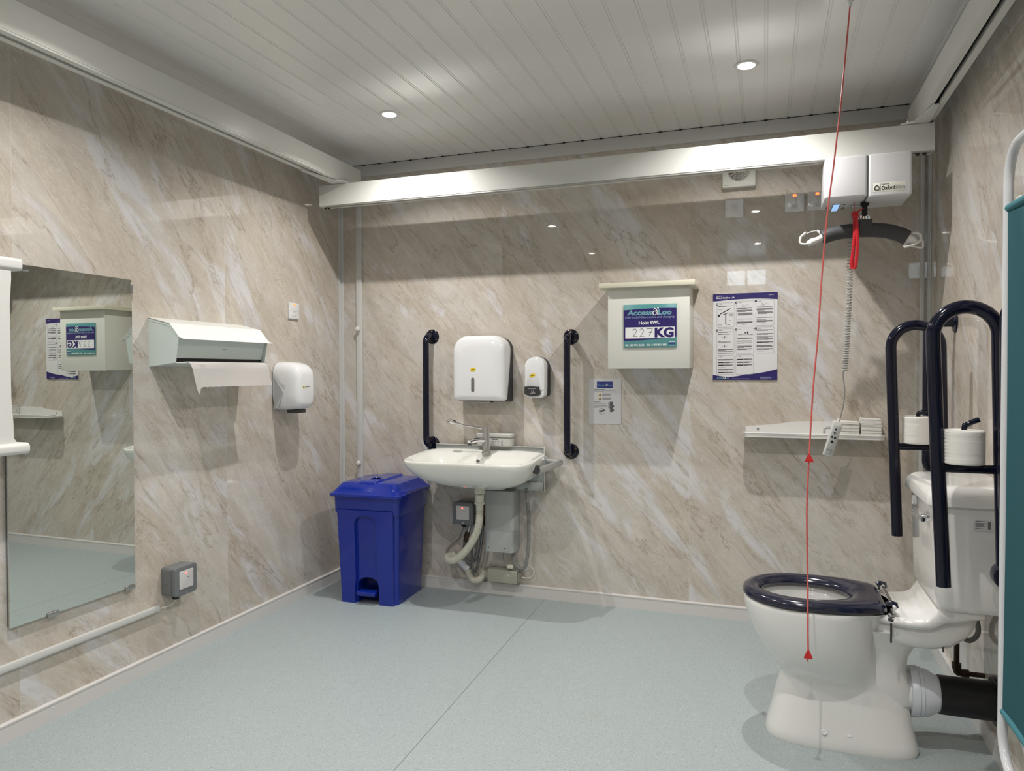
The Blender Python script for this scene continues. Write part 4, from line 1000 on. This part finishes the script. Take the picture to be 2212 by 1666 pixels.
for i, (x0, x1, z0, z1) in enumerate(frames):
    pf_ = wpart('panel_frame', panel_frame(x0, x1, z0, z1), inkg, t)
    if i < 6:
        wpart('number_disc', T(lathe([(.0056, 0), (.0056, .0006), (0, .0007)], 18, 'y'), (pu(x0+1), YP-.0003, pv(z0+22))), ink, pf_)
        wpart('number', text(str(i+1), pu(x0-5), pu(x0+7), pv(z0+33), pv(z0+11), YP-.0011, .02), whiteink, pf_)
    L = lines(x0+40, x0+130, [z0+25])
    if i == 0:
        L += lines(x0+20, x1-15, [z0+52, z0+60])+lines(x0+25, x0+110, [z0+110, z0+135])+lines(x1-85, x1-10, [z0+175, z0+190, z0+205, z0+220, z0+300])+lines(x0+25, x0+110, [z0+370])+lines(x1-120, x1-25, [z0+368])
        L += [T(box(-.028, .028, YP-.0004, YP, -.002, .002), (pu(295), 0, pv(z0+145)), (0, R(-28), 0)), box(pu(292), pu(298), YP-.0004, YP, pv(z0+360), pv(z0+180)), box(pu(316), pu(318), YP-.0004, YP, pv(z0+390), pv(z0+190)),
              T(box(-.012, .012, YP-.0004, YP, -.0015, .0015), (pu(300), 0, pv(z0+185)), (0, R(-20), 0)), T(box(-.005, .005, YP-.0004, YP, -.005, .005), (pu(185), 0, pv(z0+215)), (0, R(30), 0))]
    elif i in (1, 2):
        L += lines(x0+20, x1-15, [z0+120, z0+128])+lines(x0+15, x1-15, [z0+150+9*k for k in range(4)])+lines(x0+30, x1-15, [z0+200+9*k for k in range(5)])+lines(x0+15, x1-15, [z0+300, z0+330])+lines(x0+15, x1-15, [z0+345+8*k for k in range(4)])+lines(x0+100, x0+190, [z0+390])
        L += [tube(smooth_path([(pu(x0+80+a*14), YP-.0003, pv(z0+70+10*math.sin(a*1.3+i))) for a in range(11)], 4), .0004, 4), tube(smooth_path([(pu(x0+100+a*9), YP-.0003, pv(z0+90+16*math.cos(a*1.9))) for a in range(7)], 4), .0004, 4)]
    elif i == 3:
        L += lines(x0+20, x1-15, [z0+50, z0+58])+lines(x0+20, x0+80, [z0+85, z0+200])+lines(x0+20, x1-60, [z0+92, z0+212, z0+226, z0+234])+lines(x0+20, x1-15, [z0+340+9*k for k in range(3)])+lines(x0+20, x1-15, [z0+380, z0+405])
        for zc in (135, 290):
            L += [box(pu(225), pu(345), YP-.0004, YP, pv(z0+zc+1), pv(z0+zc-1)), box(pu(284), pu(292), YP-.0004, YP, pv(z0+zc+25), pv(z0+zc-22))]
    elif i == 4:
        L += lines(x0+20, x1-15, [z0+165+9*k for k in range(3)])+lines(x0+15, x1-15, [z0+215, z0+223, z0+248, z0+256])+lines(x0+25, x1-25, [z0+300+9*k for k in range(4)])+lines(x0+15, x1-20, [z0+345+9*k for k in range(3)])
        L += [tube([(pu(520+a*25), YP-.0003, pv(z0+112-14*math.sin(a/10*PI))) for a in range(11)], .0005, 4), tube([(pu(520+a*25), YP-.0003, pv(z0+118-4*math.sin(a/10*PI))) for a in range(11)], .0004, 4), box(pu(672), pu(698), YP-.0003, YP, pv(z0+95), pv(z0+60)), box(pu(632), pu(652), YP-.0003, YP, pv(z0+90), pv(z0+70))]
    elif i == 5:
        L += lines(x0+15, x1-15, [z0+45, z0+60])+lines(x0+15, x1-15, [z0+160, z0+170])+lines(x0+15, x1-15, [z0+305+9*k for k in range(4)])+lines(x0+40, x1-70, [z0+400])
        for z in (115, 200, 252, 365):
            L += [box(pu(x0+18), pu(x0+120), YP-.0004, YP, pv(z0+z+9), pv(z0+z-9))]+lines(x0+128, x1-15, [z0+z-8, z0+z, z0+z+8])
    else:
        for z in ((75, 120, 165, 240, 290) if i == 6 else (75, 122, 168)):
            L += [box(pu(x0+18), pu(x0+118), YP-.0004, YP, pv(z0+z+9), pv(z0+z-9))]+lines(x0+125, x1-15, [z0+z-8, z0+z, z0+z+8])
        if i == 6: L += lines(x0+20, x0+220, [z0+205])
    wpart('panel_print', join(*L), ink, pf_)

# A4 notice
NX0, NX1, NZ0, NZ1 = 1.507, 1.677, .952, 1.190
t = thing('paper_notice', 'laminated white paper notice with small navy logo, left of the cream wall box', 'notice', (1.59, 0, NZ0))
wpart('sheet', box(NX0, NX1, -.002, -.0003, NZ0, NZ1), sheet, t)
def nu(a): return NX0+(NX1-NX0)*(a-150)/905.
def nv(a): return NZ1-(NZ1-NZ0)*(a-215)/1270.
YN = -.002
wpart('logo_block', box(nu(375), nu(818), YN-.0004, YN, nv(485), nv(303)), navyink, t)
wpart('logo_lettering', text('Access', nu(392), nu(625), nv(420), nv(368), YN-.0004, .02, .1), teal_l, t)
wpart('logo_lettering', text('Loo', nu(690), nu(800), nv(420), nv(375), YN-.0004, .02), teal_l, t)
wpart('logo_emblem', tube([(nu(655)+.004*math.cos(a), YN-.0007, nv(395)+.0045*math.sin(a)) for a in [2*PI*k/14 for k in range(14)]], .0013, 5, closed=True), whiteink, t)
wpart('title', text('Operating instructions', nu(290), nu(590), nv(537), nv(512), YN, .02), ink, t)
def nl(x0, x1, z, h=5): return box(nu(x0), nu(x1), YN-.0003, YN, nv(z+h), nv(z-h))
wpart('print_lines', join(nl(290, 920, 562, 3), nl(290, 540, 584), *[nl(525, 770-10*i, 650+17*i) for i in range(4)], *[nl(525, 790-12*i, 752+17*i) for i in range(4)],
      nl(290, 475, 870, 7), nl(290, 440, 900), nl(290, 630, 918), nl(290, 650, 962), nl(290, 645, 975), nl(290, 665, 1005), nl(290, 400, 1028)), inkg, t)
for zc in (672, 775):
    wg = wpart('warning_square', box(nu(418), nu(510), YN-.0003, YN, nv(zc+48), nv(zc-48)), mat('pale_yellow', (.72, .66, .48), .4), t)
    wpart('warning_triangle', prism([(nu(425), nv(zc+28)), (nu(498), nv(zc+28)), (nu(461), nv(zc-38))], 'y', YN-.0008, YN-.0003), mat('dark_amber', (.20, .13, .04), .4), wg)
wpart('drawing', join(rbox(nu(740), nu(825), YN-.0004, YN, nv(1150), nv(865), .004, 'y'), *[box(nu(690), nu(740), YN-.0003, YN, nv(z+10), nv(z-6)) for z in (890, 930, 985, 1030)],
      *[T(lathe([(.005, 0), (.005, .0003), (0, .0004)], 12, 'y'), (nu(835), YN, nv(z))) for z in (985, 1095)]), mat('drawing_grey', (.10, .10, .11), .4), t)
wpart('detail_circle', join(tube([(nu(520)+.0165*math.cos(a), YN-.0003, nv(1130)+.0165*math.sin(a)) for a in [2*PI*k/24 for k in range(24)]], .0005, 4, closed=True),
      prism([(nu(440), nv(1145)), (nu(480), nv(1105)), (nu(590), nv(1075)), (nu(608), nv(1115)), (nu(500), nv(1160))], 'y', YN-.0004, YN)), mat('drawing_grey', (.10, .10, .11), .4), t)

# ================================================================ EXTRACTOR FAN
t = thing('extractor_fan', 'white square extractor fan with round grille high on the back wall', 'extractor fan', (2.256, 0, 2.118))
wpart('cover', rbox(2.179, 2.332, -.034, 0, 2.118, 2.272, .006, 'y', .003), cream, t)
wpart('grille_recess', T(lathe([(.052, .001), (.050, 0), (0, 0)], 40, 'y'), (2.256, -.034, 2.198)), mat('grille_dark', (.05, .04, .03), .3), t)
g2 = [tube([(2.256+rr_*math.cos(a), -.036, 2.198+rr_*math.sin(a)) for a in [2*PI*k/36 for k in range(36)]], .0016, 6, closed=True) for rr_ in (.012, .021, .030, .039, .049)]
g2 += [tube([(2.256, -.036, 2.198), (2.256+.05*math.cos(R(a)), -.036, 2.198+.05*math.sin(R(a)))], .0015, 6) for a in (30, 90, 150, 210, 270, 330)]
wpart('grille', join(*g2), mat('grille_bright', (.68, .66, .58), .12), t)
wpart('maker_mark', text('airvent', 2.190, 2.212, 2.1275, 2.1315, -.034, .02), ink, t)

# ================================================================ SHELF AND NAPKINS
t = thing('wall_shelf', 'long white plastic shelf with raised back edge on the back wall', 'shelf', (2.585, 0, .912))
bk = [(2.290, .925), (2.290, .958), (2.33, .961), (2.42, .968), (2.50, .982), (2.56, .986), (2.66, .986), (2.74, .983), (2.84, .965), (2.889, .955), (2.889, .925)]
wpart('back_upstand', prism(bk, 'y', -.006, 0), plastic_m, t)
fr_ = [(2.286, 0), (2.889, 0), (2.889, -.06)]+[(2.889-.03+.03*math.cos(R(a)), -.085-.03*math.sin(R(a))) for a in range(0, 91, 15)]+[(2.322-.036*math.sin(R(a)), -.085-.03*math.cos(R(a))) for a in range(0, 91, 15)]+[(2.286, -.06)]
wpart('tray', prism([(a, b) for a, b in fr_], 'z', .914, .926), plastic_m, t)
wpart('front_lip', tube([(a, b, .9325) for a, b in fr_[2:]], .0045, 8), plastic_m, t)
for x in (2.347,): wpart('screw', T(lathe([(.006, 0), (.006, .0015), (.003, .0018), (0, .001)], 14, 'y'), (x, -.006, .944)), steel, t)
def napkins(x0, x1, y0, y1, z0, n, h, label, seed):
    rn = random.Random(seed)
    t = thing('napkin_stack', label, 'paper napkins', ((x0+x1)/2, (y0+y1)/2, z0))
    bl = []
    for k in range(n):
        dx = rn.uniform(-.002, .002); dz = h/n
        b = box(x0+dx, x1+dx*.5, y0+rn.uniform(0, .003), y1, z0+k*dz+.0003, z0+(k+1)*dz, .0008, 1)
        for v in b.verts: v.co.z += .002*math.sin((v.co.x-x0)*40+seed)*(k/n)
        bl.append(b)
    wpart('folded_napkins', join(*bl), tissue, t)
    return t
napkins(2.700, 2.785, -.095, -.012, .926, 11, .068, 'left stack of folded white paper napkins on the shelf, behind the handset', 1)
napkins(2.790, 2.874, -.100, -.012, .926, 14, .082, 'right stack of folded white paper napkins at the end of the shelf', 2)
t = thing('handset_hook', 'small grey plastic hook standing on the shelf behind the handset', 'hook', (2.645, -.05, .926))
wpart('hook', tube(fillet([(2.640, -.06, .926), (2.640, -.06, .962), (2.668, -.055, .962)], .01), .006, 10), grey_lift, t)

# ================================================================ FOLD-UP SUPPORT BARS
def drop_bar(label, y, xt, xb, xr, ztop, zb, zbar, rad=.019):
    """folded-up hinged rail; tubes lie in the plane y = const"""
    t = thing('support_bar', label, 'support bar', (W, y, .56), group='navy fold-up support bars beside the toilet')
    k = (xb-xt)/(1.28-zb)
    xl = lambda z: xt+k*(1.28-z); xq = lambda z: xr+k*.6*(1.28-z)
    w_ = (xr-xt)/2
    arc = [(xt+w_-w_*math.cos(a), y, ztop-rad-w_+w_*math.sin(a)) for a in [PI*i/18 for i in range(19)]]
    pts = [(xl(zb), y, zb), (xl((zb+ztop)/2), y, (zb+ztop)/2)]+arc+[(xq(1.0), y, 1.0), (xq(.68), y, .68)]
    wpart('tube_loop', tube(pts, rad, 20), navy, t)
    wpart('cross_bar', cyl((xl(zbar)+.01, y, zbar), (xq(zbar)-.01, y, zbar), .0125, 14), navy, t)
    wpart('hinge', join(rbox(xq(.64)-.030, W-.002, y-.022, y+.022, .625, .695, .032, 'y', .004)), navy, t)
    wpart('wall_plate', rbox(W-.010, W, y-.045, y+.045, .60, .72, .012, 'x', .002), navy, t)
    return t, xl, xq
NB = drop_bar('nearer navy fold-up bar beside the toilet, raised upright with a toilet roll', -1.38, 2.826, 2.858, 2.986, 1.424, .617, .953)
FB = drop_bar('farther navy fold-up bar beyond the cistern, raised upright with a toilet roll', -.70, 2.820, 2.846, 2.983, 1.414, .612, .945)
def toilet_roll(label, x, y, z, tipx, rad=.050, h=.105):
    t = thing('toilet_roll', label, 'toilet roll', (x, y, z), group='white toilet rolls on the support bars')
    pr = [(.021, h), (rad-.003, h), (rad, h-.004)]
    for k in range(1, 30): pr.append((rad-(.0007 if k in (5, 7, 22, 24) else 0), h-.004-(h-.008)*k/30))
    pr += [(rad, .004), (rad-.002, 0), (.021, 0)]
    b = lathe([(a, zz) for a, zz in pr], 40)
    # slightly loose, wrinkled edge towards the left
    for v in b.verts:
        a = math.atan2(v.co.y, v.co.x)
        if abs(abs(a)-PI) < .6 and math.hypot(v.co.x, v.co.y) > .04: v.co.x -= .0015*abs(math.sin(v.co.z*320))
    obj('paper', b, tissue, t)
    return t
def roll_spindle(owner, x, y, z, h, s=1):
    wpart('roll_spindle', tube(smooth_path([(x, y, z), (x, y, z+h), (x+.008, y, z+h+.012), (x+.022, y, z+h+.020), (x+.036, y, z+h+.026)], 6), .0075, 12), navy, owner, 'dark peg with bent tip holding the toilet roll')
toilet_roll('white toilet roll standing on the nearer fold-up bar', 2.905, -1.38, .9665, 0, .0505, .095)
roll_spindle(NB[0], 2.905, -1.38, .960, .105)
toilet_roll('white toilet roll standing on the farther fold-up bar', 2.912, -.70, .9585, 0, .0505, .100)
roll_spindle(FB[0], 2.912, -.70, .952, .108)

# ================================================================ TOILET
TY = -1.055
t = thing('toilet', 'white close-coupled ceramic toilet with navy seat against the right wall', 'toilet', (2.6, TY, 0))
def pr_(x0, x1, hw, z, n=2.5, n2=3.2, xc=None):
    xc = xc if xc is not None else (x0+x1)/2
    return sell(xc, TY, xc-x0, hw, z, n, 56, x1-xc, n2)
rings = [pr_(2.385, 2.850, .128, 0, 3.2, 4), pr_(2.383, 2.852, .130, .012, 3.2, 4), pr_(2.392, 2.846, .124, .035, 3.2, 4), pr_(2.404, 2.836, .113, .08, 3, 3.6), pr_(2.418, 2.828, .100, .14, 2.8, 3.2),
         pr_(2.430, 2.818, .094, .185, 2.5, 3.0), pr_(2.434, 2.800, .097, .204, 2.4, 2.7, 2.60), pr_(2.424, 2.772, .112, .220, 2.3, 2.4, 2.58), pr_(2.405, 2.752, .134, .247, 2.3, 2.3, 2.57), pr_(2.370, 2.745, .158, .295, 2.2, 2.25, 2.55), pr_(2.338, 2.745, .175, .350, 2.2, 2.25, 2.54),
         pr_(2.319, 2.750, .183, .405, 2.2, 2.3, 2.54), pr_(2.312, 2.758, .184, .438, 2.2, 2.4, 2.54), pr_(2.312, 2.765, .184, .452, 2.2, 2.5, 2.54), pr_(2.318, 2.775, .178, .457, 2.2, 2.8, 2.55),
         pr_(2.350, 2.690, .145, .457, 2.2, 2.3, 2.52), pr_(2.362, 2.675, .135, .447, 2.2, 2.2, 2.52), pr_(2.372, 2.665, .128, .40, 2.1, 2.1, 2.52), pr_(2.40, 2.655, .110, .33, 2, 2, 2.53), pr_(2.45, 2.64, .075, .27, 2, 2, 2.55), pr_(2.50, 2.62, .04, .255, 2, 2, 2.56)]
pan = loft(rings)
def slab(x, hw, z0, z1):
    q = min(.010, (z1-z0)/2.2)
    return [(x, TY-hw+q, z0), (x, TY-hw, z0+q), (x, TY-hw, z1-q), (x, TY-hw+q, z1), (x, TY+hw-q, z1), (x, TY+hw, z1-q), (x, TY+hw, z0+q), (x, TY+hw-q, z0)]
deck = loft([slab(*q) for q in ((2.70, .105, .430, .456), (2.73, .128, .430, .457), (2.765, .146, .430, .457), (2.80, .158, .430, .457), (2.835, .162, .431, .460), (2.855, .164, .434, .470), (2.870, .167, .440, .490), (2.880, .170, .448, .508), (2.895, .173, .460, .516), (2.94, .174, .470, .516), (3.00, .165, .480, .514))])
def hull(x, hw, z0, z1):
    out = []
    for k in range(24):
        a = 2*PI*k/24; c, s = math.cos(a), math.sin(a)
        out.append((x, TY+hw*math.copysign(abs(c)**(2/3.), c), (z0+z1)/2+(z1-z0)/2*math.copysign(abs(s)**(2/2.6), s)))
    return out
under = loft([hull(*q) for q in ((2.70, .10, .36, .445), (2.76, .125, .352, .45), (2.82, .135, .345, .455), (2.87, .140, .345, .47), (2.92, .142, .355, .49), (2.96, .138, .385, .50), (2.985, .125, .420, .50), (2.998, .10, .455, .495))])
outlet = tube([(2.66, TY, .165), (2.75, TY, .172), (2.80, TY, .176), (2.850, TY, .178)], [.085, .072, .064, .060], 28)
sidecol = loft([pr_(2.60, 2.900, .128, .40, 2.6, 3), pr_(2.60, 2.862, .110, .365, 2.6, 3), pr_(2.60, 2.838, .098, .335, 2.6, 3), pr_(2.60, 2.822, .090, .30, 2.6, 3),
                pr_(2.60, 2.817, .086, .265, 2.6, 3), pr_(2.60, 2.824, .086, .235, 2.6, 3), pr_(2.60, 2.836, .086, .205, 2.6, 3), pr_(2.60, 2.840, .080, .15, 2.6, 3)])
wpart('pan', join(pan, deck, under, outlet, sidecol), ceramic, t, ang=60)
wpart('floor_fixing', T(lathe([(.009, 0), (.008, .004), (.004, .004), (.003, .001), (0, .001)], 16, 'y'), (2.565, TY-.1195, .052), (R(-28), 0, 0)), plastic_w, t)
for x, yy, z0, z1 in ((2.755, TY-.135, .375, .475), (2.900, TY-.125, .36, .425)):
    wpart('bolt', join(cyl((x, yy, z0), (x, yy, z1), .003, 8), cyl((x, yy, z1-.035 if x > 2.8 else z1-.03), (x, yy, (z1-.035 if x > 2.8 else z1-.03)+.006), .010, 10)), darkm, t)
wpart('floor_fixing', T(lathe([(.006, 0), (.005, .002), (0, .0025)], 14, 'y'), (2.640, TY-.1190, .052), (R(-28), 0, 0), (1.3, 1, .8)), plastic_w, t)
# cistern
cis = loft([[(x, y, z) for x, y in pts] for z, pts in [(zz, [(2.860+dx+rc-rc*math.cos(R(a)), TY-.200+dy+rc-rc*math.sin(R(a))) for a in range(0, 91, 15)]+[(3.068-dx*.2-.01+.01*math.sin(R(a)), TY-.200+dy+.01-.01*math.cos(R(a))) for a in range(0, 91, 30)]+
       [(3.068-dx*.2-.01+.01*math.cos(R(a)), TY+.200-dy-.01+.01*math.sin(R(a))) for a in range(0, 91, 30)]+[(2.860+dx+rc-rc*math.sin(R(a)), TY+.200-dy-rc+rc*math.cos(R(a))) for a in range(0, 91, 15)]) for zz, dx, dy, rc in ((.500, .030, .030, .03), (.506, .018, .018, .03), (.520, .010, .010, .03), (.60, .006, .007, .03), (.822, 0, 0, .03))]])
c_ = wpart('cistern', cis, ceramic, t, ang=50)
def lidring(z, e, rc=.035):
    x0, x1, y0, y1 = 2.842-e, 3.074, TY-.212-e, TY+.212+e
    return [(x0+rc*1.6*(1-math.cos(R(a))), y0+rc*(1-math.sin(R(a))), z) for a in range(0, 91, 15)]+[(x1, y0, z), (x1, y1, z)]+[(x0+rc*1.6*(1-math.sin(R(a))), y1-rc*(1-math.cos(R(a))), z) for a in range(0, 91, 15)]
wpart('cistern_lid', loft([lidring(.822, -.006), lidring(.824, 0), lidring(.846, 0.001), lidring(.862, -.006), lidring(.876, -.022), lidring(.880, -.036), lidring(.881, -.06)]), ceramic, t, ang=50)
lv = wpart('flush_lever', join(T(lathe([(.014, 0), (.014, .008), (.009, .012), (.007, .022), (0, .022)], 18, 'x'), (2.862, TY-.105, .773), (0, 0, PI)),
      tube([(2.842, TY-.125, .766), (2.840, TY-.08, .764), (2.838, TY-.02, .762), (2.838, TY+.03, .762)], [.007, .006, .006, .007], 12)), chrome, t, 'chrome flush lever')
wpart('blanking_cap', T(lathe([(.017, 0), (.015, .004), (0, .006)], 20, 'x'), (2.861, TY+.135, .785), (0, 0, PI)), plastic_w, t)
st = wpart('rating_sticker', box(2.960, 3.008, TY-.2006, TY-.199, .756, .789), sheet, t, 'small white rating sticker')
ys = TY-.2006
wpart('sticker_print', join(*[box(2.964, 2.988+rnd.uniform(-.006, .004), ys-.0003, ys, z, z+.0012) for z in (.784, .778, .775, .772, .769, .762)], *[box(2.996+.0025*k, 2.9975+.0025*k, ys-.0003, ys, .761, .784) for k in range(3)]), ink, st)
# seat
SEATP = [(2.50, -.186), (2.56, -.1865), (2.62, -.180), (2.67, -.166), (2.715, -.146), (2.737, -.132), (2.746, -.118), (2.748, -.09)]
SEATP = SEATP+[(a_, -b_) for a_, b_ in SEATP[::-1]]
def srad(ang):
    c, s = math.cos(ang), math.sin(ang); best = .2
    for (x1, y1), (x2, y2) in zip(SEATP, SEATP[1:]):
        dx, dy = x2-x1, y2-y1; den = c*dy-s*dx
        if abs(den) < 1e-9: continue
        px, py = x1-2.50, y1
        t_ = (px*dy-py*dx)/den; q = (px*s-py*c)/den
        if t_ > 0 and -.001 <= q <= 1.001: best = t_
    return best
def sr(e, z, hole=False, dz=0):
    if hole: return sell(2.512, TY, .142-e, .118-e, z, 2.1, 56, .136-e, 2.1)
    out = []
    for k in range(56):
        a = 2*PI*k/56; c, s = math.cos(a), math.sin(a)
        if c <= 1e-6: out.append((2.50+(.193+e)*c, TY+(.186+e)*s, z))
        else:
            rr_ = srad(a)+e; out.append((2.50+rr_*c, TY+rr_*s, z))
    return out
seat = loft([sr(-.006, .461), sr(-.001, .463), sr(0, .470), sr(-.003, .480), sr(-.012, .487), sr(-.026, .490), sr(-.020, .489, True), sr(-.010, .482, True), sr(-.002, .474, True), sr(0, .466, True), sr(-.004, .461, True), sr(-.006, .461)], False, False)
s_ = wpart('seat', seat, navy_seat, t, 'glossy navy toilet seat', ang=60)
for s in (-1, 1):
    wpart('hinge_lug', tube([(2.745, TY+s*.110, .487), (2.757, TY+s*.112, .494), (2.770, TY+s*.114, .491), (2.772, TY+s*.114, .480)], .008, 10), navy_seat, s_)
    wpart('hinge_pin', cyl((2.765, TY+s*.140, .484), (2.765, TY+s*.105, .486), .0055, 12), plastic_w, s_)
wpart('hinge_rod', cyl((2.765, TY-.12, .485), (2.765, TY+.12, .485), .004, 10), steel, s_)
for s in (-1, 1): wpart('hinge_nut', T(lathe([(.012, .457), (.012, .463), (.005, .466), (.004, .482)], 14), (2.757, TY+s*.128, 0)), steel, s_)

# pan connector and soil pipe
t = thing('pan_connector', 'white flexible pan connector on the toilet outlet', 'pipe', (2.88, TY, .11))
wpart('connector', T(lathe([(.062, 0), (.078, 0), (.080, .004), (.080, .022), (.076, .024), (.078, .026), (.078, .034), (.074, .036), (.074, .050), (.054, .085), (.0525, .12), (.05, .12), (.05, .05), (.062, .03)], 40, 'x'), (2.828, TY, .178)), conn_w, t)
t = thing('soil_pipe', 'black plastic soil pipe running from the pan connector into the right wall', 'pipe', (3.0, TY, .12))
wpart('pipe', T(lathe([(.054, 0), (.0605, 0), (.0605, .155), (.054, .155)], 40, 'x'), (2.912, TY, .178)), black, t)
wpart('wall_collar', T(lathe([(.0605, 0), (.074, .004), (.076, .010), (.060, .014)], 40, 'x'), (3.062, TY, .178)), black, t)
t = thing('water_supply', 'tarnished copper supply pipe with grey flexible hose below the cistern', 'pipe', (3.02, -.93, .2))
wpart('flexible_hose', tube(smooth_path([(3.030, -.90, .500), (3.036, -.90, .43), (3.058, -.90, .375), (3.058, -.90, .335), (3.035, -.90, .312), (3.012, -.90, .325), (3.006, -.90, .348)], 8), .0085, 12), hose_g, t)
wpart('copper_pipe', join(tube(smooth_path([(3.008, -.90, .340), (3.004, -.90, .355), (2.999, -.90, .350), (2.998, -.90, .330)], 5), .0095, 12), cyl((2.998, -.90, .345), (2.998, -.90, .215), .0085, 14), cyl((2.998, -.90, .330), (2.998, -.90, .320), .0125, 12)), bronze, t)
wpart('elbow', join(cyl((2.998, -.90, .232), (2.998, -.90, .212), .0145, 10), tube(fillet([(2.998, -.90, .215), (2.998, -.90, .198), (3.03, -.90, .198)], .014), .0115, 12), cyl((3.012, -.90, .198), (3.034, -.90, .198), .0145, 10), cyl((3.03, -.90, .198), (W, -.90, .198), .0085, 12)), bronze, t)

# ================================================================ FOLDING SCREEN
t = thing('folding_screen', 'teal fabric privacy screen on a white tube frame at the right edge', 'screen', (2.955, -1.9, 0))
SX, SY0, SY1, SZa, SZb = 2.945, -1.600, -2.20, .245, 1.775
def panel(x, y0, y1, rad, z1=None):
    fr2 = wpart('frame', tube(fillet([(x, y0, SZa), (x, y0, z1 or SZb), (x, y1, z1 or SZb), (x, y1, SZa)], .085, 9, True), rad, 16, closed=True), white_tube, t)
    return fr2
panel(SX, SY0, SY1, .0116)
panel(SX+.066, SY0+.075, SY1+.03, .0108, SZb)
def cloth(x, y0, y1, z0, z1, th):
    bm = bmesh.new(); rows = []
    NU, NV = 14, 24
    for j in range(NV+1):
        row = []
        for i in range(NU+1):
            a, b = i/NU, j/NV
            bow = .012*math.sin(PI*b)*(1-a)*1.0 if a < .5 else .012*math.sin(PI*b)*a*0
            y = y0+(y1-y0)*a-(.012*math.sin(PI*b))*(1-a)
            row.append(bm.verts.new((x+.003*math.sin(a*9), y, z0+(z1-z0)*b-.008*math.sin(PI*a)*(1 if b > .5 else -1))))
        rows.append(row)
    for a_, b_ in zip(rows, rows[1:]):
        for i in range(NU): bm.faces.new((a_[i], a_[i+1], b_[i+1], b_[i]))
    bmesh.ops.solidify(bm, geom=list(bm.faces), thickness=th)
    return bm
wpart('fabric_panel', cloth(SX-.004, SY0-.010, SY1+.02, .372, 1.632, .004), teal, t, 'teal fabric panel')
wpart('fabric_panel', cloth(SX+.062, SY0+.060, SY1+.05, .372, 1.60, .004), teal, t, 'teal fabric panel behind the front one')
wpart('fabric_hem', cyl((SX, SY0-.002, 1.628), (SX, SY1+.01, 1.612), .010, 12), teal, t)
wpart('fabric_hem', cyl((SX, SY0-.002, .376), (SX, SY1+.01, .376), .009, 12), teal, t)
wpart('panel_clip', join(rbox(SX+.040, SX+.062, SY0+.055, SY0+.095, 1.640, 1.672, .004, 'z', .002)), cream, t)
for y in (SY0-.10, SY1+.06):
    wpart('foot', join(tube(fillet([(SX-.17, y, .075), (SX-.10, y, .15), (SX+.03, y, .235), (SX+.055, y, .15), (SX+.065, y, .075)], .03), .010, 12)) if y < -2 else cyl((SX+.03, SY1+.09, .24), (SX+.03, SY1+.09, .08), .010, 12), white_tube, t)
for x, y in ((SX-.17, SY1+.06), (SX+.065, SY1+.06), (SX+.03, SY1+.09)):
    wpart('castor', join(T(cyl((-.009, 0, .025), (.009, 0, .025), .025, 20), (x, y, 0)), cyl((x, y, .04), (x, y, .085), .007, 10)), grey_dark, t)
